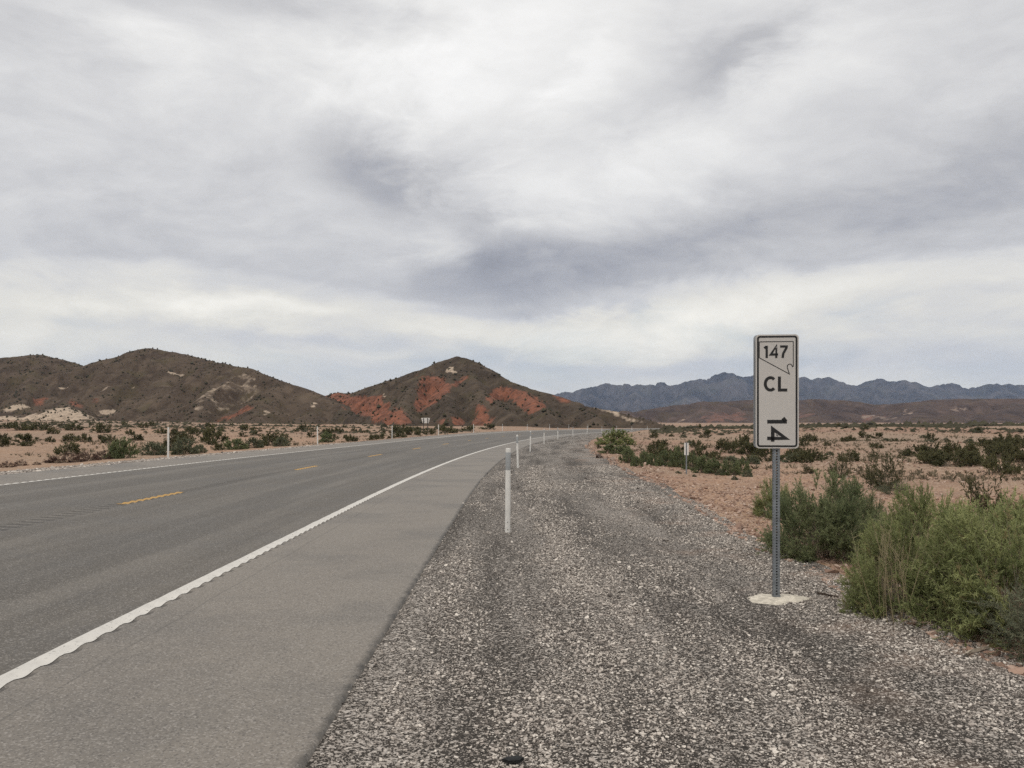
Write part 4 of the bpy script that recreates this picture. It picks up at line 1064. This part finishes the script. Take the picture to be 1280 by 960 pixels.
def disc(cx, cy0, cz, rad, th, n_=10):
    q = np.linspace(0, 2 * math.pi, n_, endpoint=False); c_ = np.stack([cx + rad * np.cos(q), np.full(n_, cy0), cz + rad * np.sin(q)], -1)
    b_ = c_.copy(); b_[:, 1] -= th
    V = np.concatenate([c_, b_, [[cx, cy0 - th * 1.3, cz]]])
    Fq = np.array([(i, (i + 1) % n_, (i + 1) % n_ + n_, i + n_) for i in range(n_)]); Ft = np.array([(i + n_, (i + 1) % n_ + n_, 2 * n_) for i in range(n_)])
    return V, [Fq, Ft]


for bx_, bz_ in ((370, 190), (374, 772)):
    V, Fl = disc(xpx(bx_), yf - 0.0018, zpx(bz_), 0.0085, 0.006); link('bolt', mesh_np('bolt', V, Fl, M['bolt']), sgn)


def perforated_tube(w, z0, z1, pitch, hole):
    """square tube with a round hole on every face each pitch"""
    Vs, Fs, off = [], [], 0; n_ = int((z1 - z0) / pitch)
    q = np.radians(np.arange(8) * 45 + 22.5)
    for face in range(4):
        a_ = face * math.pi / 2; rt = np.array([[math.cos(a_), -math.sin(a_)], [math.sin(a_), math.cos(a_)]])
        for k in range(n_):
            zc_ = z0 + (k + 0.5) * pitch
            o_ = [(w / 2, pitch / 4), (w / 4, pitch / 2), (-w / 4, pitch / 2), (-w / 2, pitch / 4), (-w / 2, -pitch / 4), (-w / 4, -pitch / 2), (w / 4, -pitch / 2), (w / 2, -pitch / 4)]
            o_ += [(w / 2, pitch / 2), (-w / 2, pitch / 2), (-w / 2, -pitch / 2), (w / 2, -pitch / 2)]
            i_ = [(hole * math.cos(t), hole * math.sin(t)) for t in q]
            pts = np.array(o_ + i_); xy = np.stack([pts[:, 0], np.full(len(pts), -w / 2)], -1) @ rt.T
            Vs.append(np.stack([xy[:, 0], xy[:, 1], zc_ + pts[:, 1]], -1))
            Fs += [np.array((off + j, off + (j + 1) % 8, off + 12 + (j + 1) % 8, off + 12 + j)) for j in range(8)]
            Fs += [np.array((off + a2, off + c2, off + b2, off + b2)) for a2, c2, b2 in ((0, 8, 1), (2, 9, 3), (4, 10, 5), (6, 11, 7))]
            off += 20
    Fs = np.array(Fs); tri = Fs[Fs[:, 2] == Fs[:, 3]][:, :3]; qd = Fs[Fs[:, 2] != Fs[:, 3]]
    return np.concatenate(Vs), [qd, tri]


V, Fl = perforated_tube(0.057, 0.05, top - 0.03, 0.0254, 0.0088); link('post', mesh_np('post', V, Fl, M['steel']), sgn)
V, Fl = perforated_tube(0.066, 0.0, 0.052, 0.052, 0.006); link('anchor_sleeve', mesh_np('anchor_sleeve', V, Fl, M['steel']), sgn)
r = np.random.default_rng(12); n_ = 28; q = np.linspace(0, 2 * math.pi, n_, endpoint=False)
rad = 0.25 * (1 + 0.16 * np.sin(2 * q + 0.5) + 0.09 * np.sin(3 * q + 1) + 0.06 * np.sin(7 * q)) + r.normal(0, 0.014, n_)
rings = [(1.0, -0.03), (1.0, 0.006), (0.90, 0.018), (0.6, 0.028), (0.2, 0.034), (0.02, 0.034)]
V = np.concatenate([np.stack([rad * k * np.cos(q), rad * k * np.sin(q), np.full(n_, z_)], -1) for k, z_ in rings])
Fq = np.array([(j * n_ + i, j * n_ + (i + 1) % n_, (j + 1) * n_ + (i + 1) % n_, (j + 1) * n_ + i) for j in range(len(rings) - 1) for i in range(n_)])
link('concrete_base', mesh_np('concrete_base', V, Fq, M['concrete'], smooth=True), sgn)

# ------------------------------------------------------------------ delineator posts
def lathe(prof, n_=14, sx=1.0, sy=1.0):
    q = np.linspace(0, 2 * math.pi, n_, endpoint=False)
    V = np.concatenate([np.stack([sx * a_ * np.cos(q), sy * a_ * np.sin(q), np.full(n_, z_)], -1) for a_, z_ in prof])
    return V, np.array([(j * n_ + i, j * n_ + (i + 1) % n_, (j + 1) * n_ + (i + 1) % n_, (j + 1) * n_ + i) for j in range(len(prof) - 1) for i in range(n_)])


V, Fq = lathe([(0.040, -0.06), (0.040, 0.0), (0.0385, 1.20), (0.0385, 1.235), (0.036, 1.245), (0.02, 1.247), (0.001, 1.247)], 14, 1.0, 0.55)
me_post = mesh_np('delineator_post', V, Fq, M['post'], smooth=True)
V, Fq = lathe([(0.0392, 0.925), (0.0398, 0.927), (0.0392, 1.185), (0.0386, 1.187)], 14, 1.0, 0.56); me_band = mesh_np('reflective_band', V, Fq, M['band'], smooth=True)
V, Fl = disc(0, -0.0205, 0, 0.008, 0.004); me_bolt = mesh_np('delineator_bolt', V, Fl, M['bolt'])
ORD = ['first', 'second', 'third', 'fourth', 'fifth', 'sixth', 'seventh', 'eighth', 'ninth', 'tenth', 'eleventh', 'twelfth']
GP = 'white delineator posts along the gravel shoulder'
for k, s in enumerate((12.72, 32.4, 52.2, 71.5, 91.5, 112, 132, 152, 172.5, 193, 214)):
    x, y = road_xy(-0.065 + (0.03 if k % 2 else 0), s); x, y = float(x), float(y)
    o = empty('delineator_post', (x, y, float(gr_z(np.array(-0.065), np.array(s)))), -(s - S0) / R if s > S0 else 0)
    o.rotation_euler[1] = math.radians((0.4, -1.3, 1.4, 0.5, -0.7, 0.6, 0, 0.8, 0, -0.5, 0)[k])
    link('post', me_post, o); link('reflective_band', me_band, o)
    if k < 2:
        for z_ in (0.045, 0.155): link('bolt', me_bolt, o).location = (0, 0, z_)
    tag(o, ORD[k] + ' white delineator post along the gravel shoulder, counted from the milepost sign', 'post', GP)
for k, (px, s) in enumerate(((210, 34.5), (397, 56), (490, 76), (548, 96), (592, 116), (628, 136), (659, 156), (687, 177), (711, 198), (735, 220))):
    u = -13.85
    # stand on the verge where the photo's sight line meets it
    ss = np.linspace(15, 260, 5000); xx, yy = road_xy(np.full(5000, u), ss); i = int(np.argmin(np.abs(640 + F_PX * xx / yy - px))); s = float(ss[i])
    o = empty('delineator_post', (float(xx[i]), float(yy[i]), float(road_z(u, s)) - 0.02), -(s - S0) / R + math.pi)
    o.rotation_euler[1] = math.radians(random.uniform(-1, 1)); link('post', me_post, o)
    if k >= 5: link('reflective_band', me_band, o)
    tag(o, ORD[k] + ' white delineator post across the road, counted from the rounded green shrub', 'post', 'white delineator posts across the road')

# ------------------------------------------------------------------ small roadside things
# white flared notice board on two dark posts beyond the bend
D = 150.0; p0 = ray(532, 529, D); zg = float(terrain(p0[0], D)); bd = empty('notice_board', (p0[0], D, zg), math.radians(6)); k = D / F_PX
zt, zl = ray(532, 522.3, D)[2] - zg, p0[2] - zg
plate('board', np.array([(-5.6 * k, zt), (5.4 * k, zt), (4.0 * k, zl), (-3.6 * k, zl)]), 0.05, 0.09, M['post'], bd)
for x_ in (-2.6 * k, 2.6 * k):
    V, Fc = box(x_ - 0.07, x_ + 0.07, -0.09, 0.05, -0.2, zt - 0.05); link('post', mesh_np('post', V, Fc, M['dark']), bd)
tag(bd, 'white flared notice board on two dark posts below the red hill', 'sign')
# slim marker: dark post between two narrow pale plates
x, y, z = unproject(858, 593); mk = empty('object_marker', (x, y, z), math.radians(-8)); k = y / F_PX
V, Fc = box(-0.022, 0.022, -0.015, 0.015, -0.1, 40 * k); link('post', mesh_np('post', V, Fc, M['steel']), mk)
for x_ in (-1, 1):
    V, Fc = box(min(0.024 * x_, 0.075 * x_), max(0.024 * x_, 0.075 * x_), -0.022, -0.016, 24 * k, 39.5 * k); link('plate', mesh_np('plate', V, Fc, M['post']), mk)
V, Fc = box(-0.07, 0.07, -0.016, -0.0155, 28 * k, 29 * k); link('bracket', mesh_np('bracket', V, Fc, M['steel']), mk)
tag(mk, 'slim grey marker post with two narrow pale plates among shrubs', 'marker')


def stick(px0, py0, px1, py1, rad, mat, label, bend=0.03):
    a_ = np.array(unproject(px0, py0)); b_ = np.array(unproject(px1, py1)); a_[2] += rad + 0.012; b_[2] += rad + 0.02
    t = np.linspace(0, 1, 7)[:, None]; rr_ = np.random.default_rng(int(px0)); p = a_ * (1 - t) + b_ * t + rr_.normal(0, bend * 0.3, (7, 3)) * np.array([1, 1, 0.2])
    o_ = p[0].copy(); V, Fc = tubes((p - o_)[None], rad * np.array([0.7, 1, 1, 0.95, 0.9, 0.7, 0.4]))
    return tag(link('dead_stick', mesh_np('dead_stick', V, Fc, mat), None, tuple(o_)), label, 'stick')


stick(1020, 744, 1050, 751, 0.012, M['stick'], 'dark dead stick on the gravel beside the concrete sign base')
stick(1208, 822, 1236, 813, 0.014, M['stick2'], 'pale dead branch lying under the large yellow-green shrub', 0.02)
x, y, z = unproject(641, 957); q = np.linspace(0, 2 * math.pi, 12, endpoint=False); rr_ = np.random.default_rng(4).uniform(0.7, 1.2, 12)
V = np.concatenate([np.stack([0.045 * rr_ * np.cos(q), 0.026 * rr_ * np.sin(q), np.full(12, z_)], -1) * k_ for k_, z_ in ((1, 0.0), (1.05, 0.014), (0.7, 0.028))])
Fq = np.array([(j * 12 + i, j * 12 + (i + 1) % 12, (j + 1) * 12 + (i + 1) % 12, (j + 1) * 12 + i) for j in range(2) for i in range(12)])
tag(link('tyre_scrap', mesh_np('tyre_scrap', V, [Fq, np.arange(24, 36)[None]], M['rubber']), None, (x, y, z + 0.02), 0.2), 'scrap of black rubber lying on the pebbles', 'scrap')

# ------------------------------------------------------------------ haze
hv, hf = box(-9900, 9900, -9900, 9900, -12, 700)
haze = link('haze', mesh_np('haze', hv, hf)); tag(haze, 'thin bluish desert haze between here and the mountains', 'haze', kind='stuff')
hm = bpy.data.materials.new('haze'); hm.use_nodes = True; hn = NT(hm.node_tree); hn.n.clear()
pv = hn.new('ShaderNodeVolumePrincipled'); pv.inputs['Color'].default_value = (0.50, 0.68, 1.0, 1); pv.inputs['Density'].default_value = 4.3e-5; pv.inputs['Anisotropy'].default_value = 0.0
ho = hn.new('ShaderNodeOutputMaterial'); hn.l.new(pv.outputs[0], ho.inputs['Volume']); haze.data.materials.append(hm)
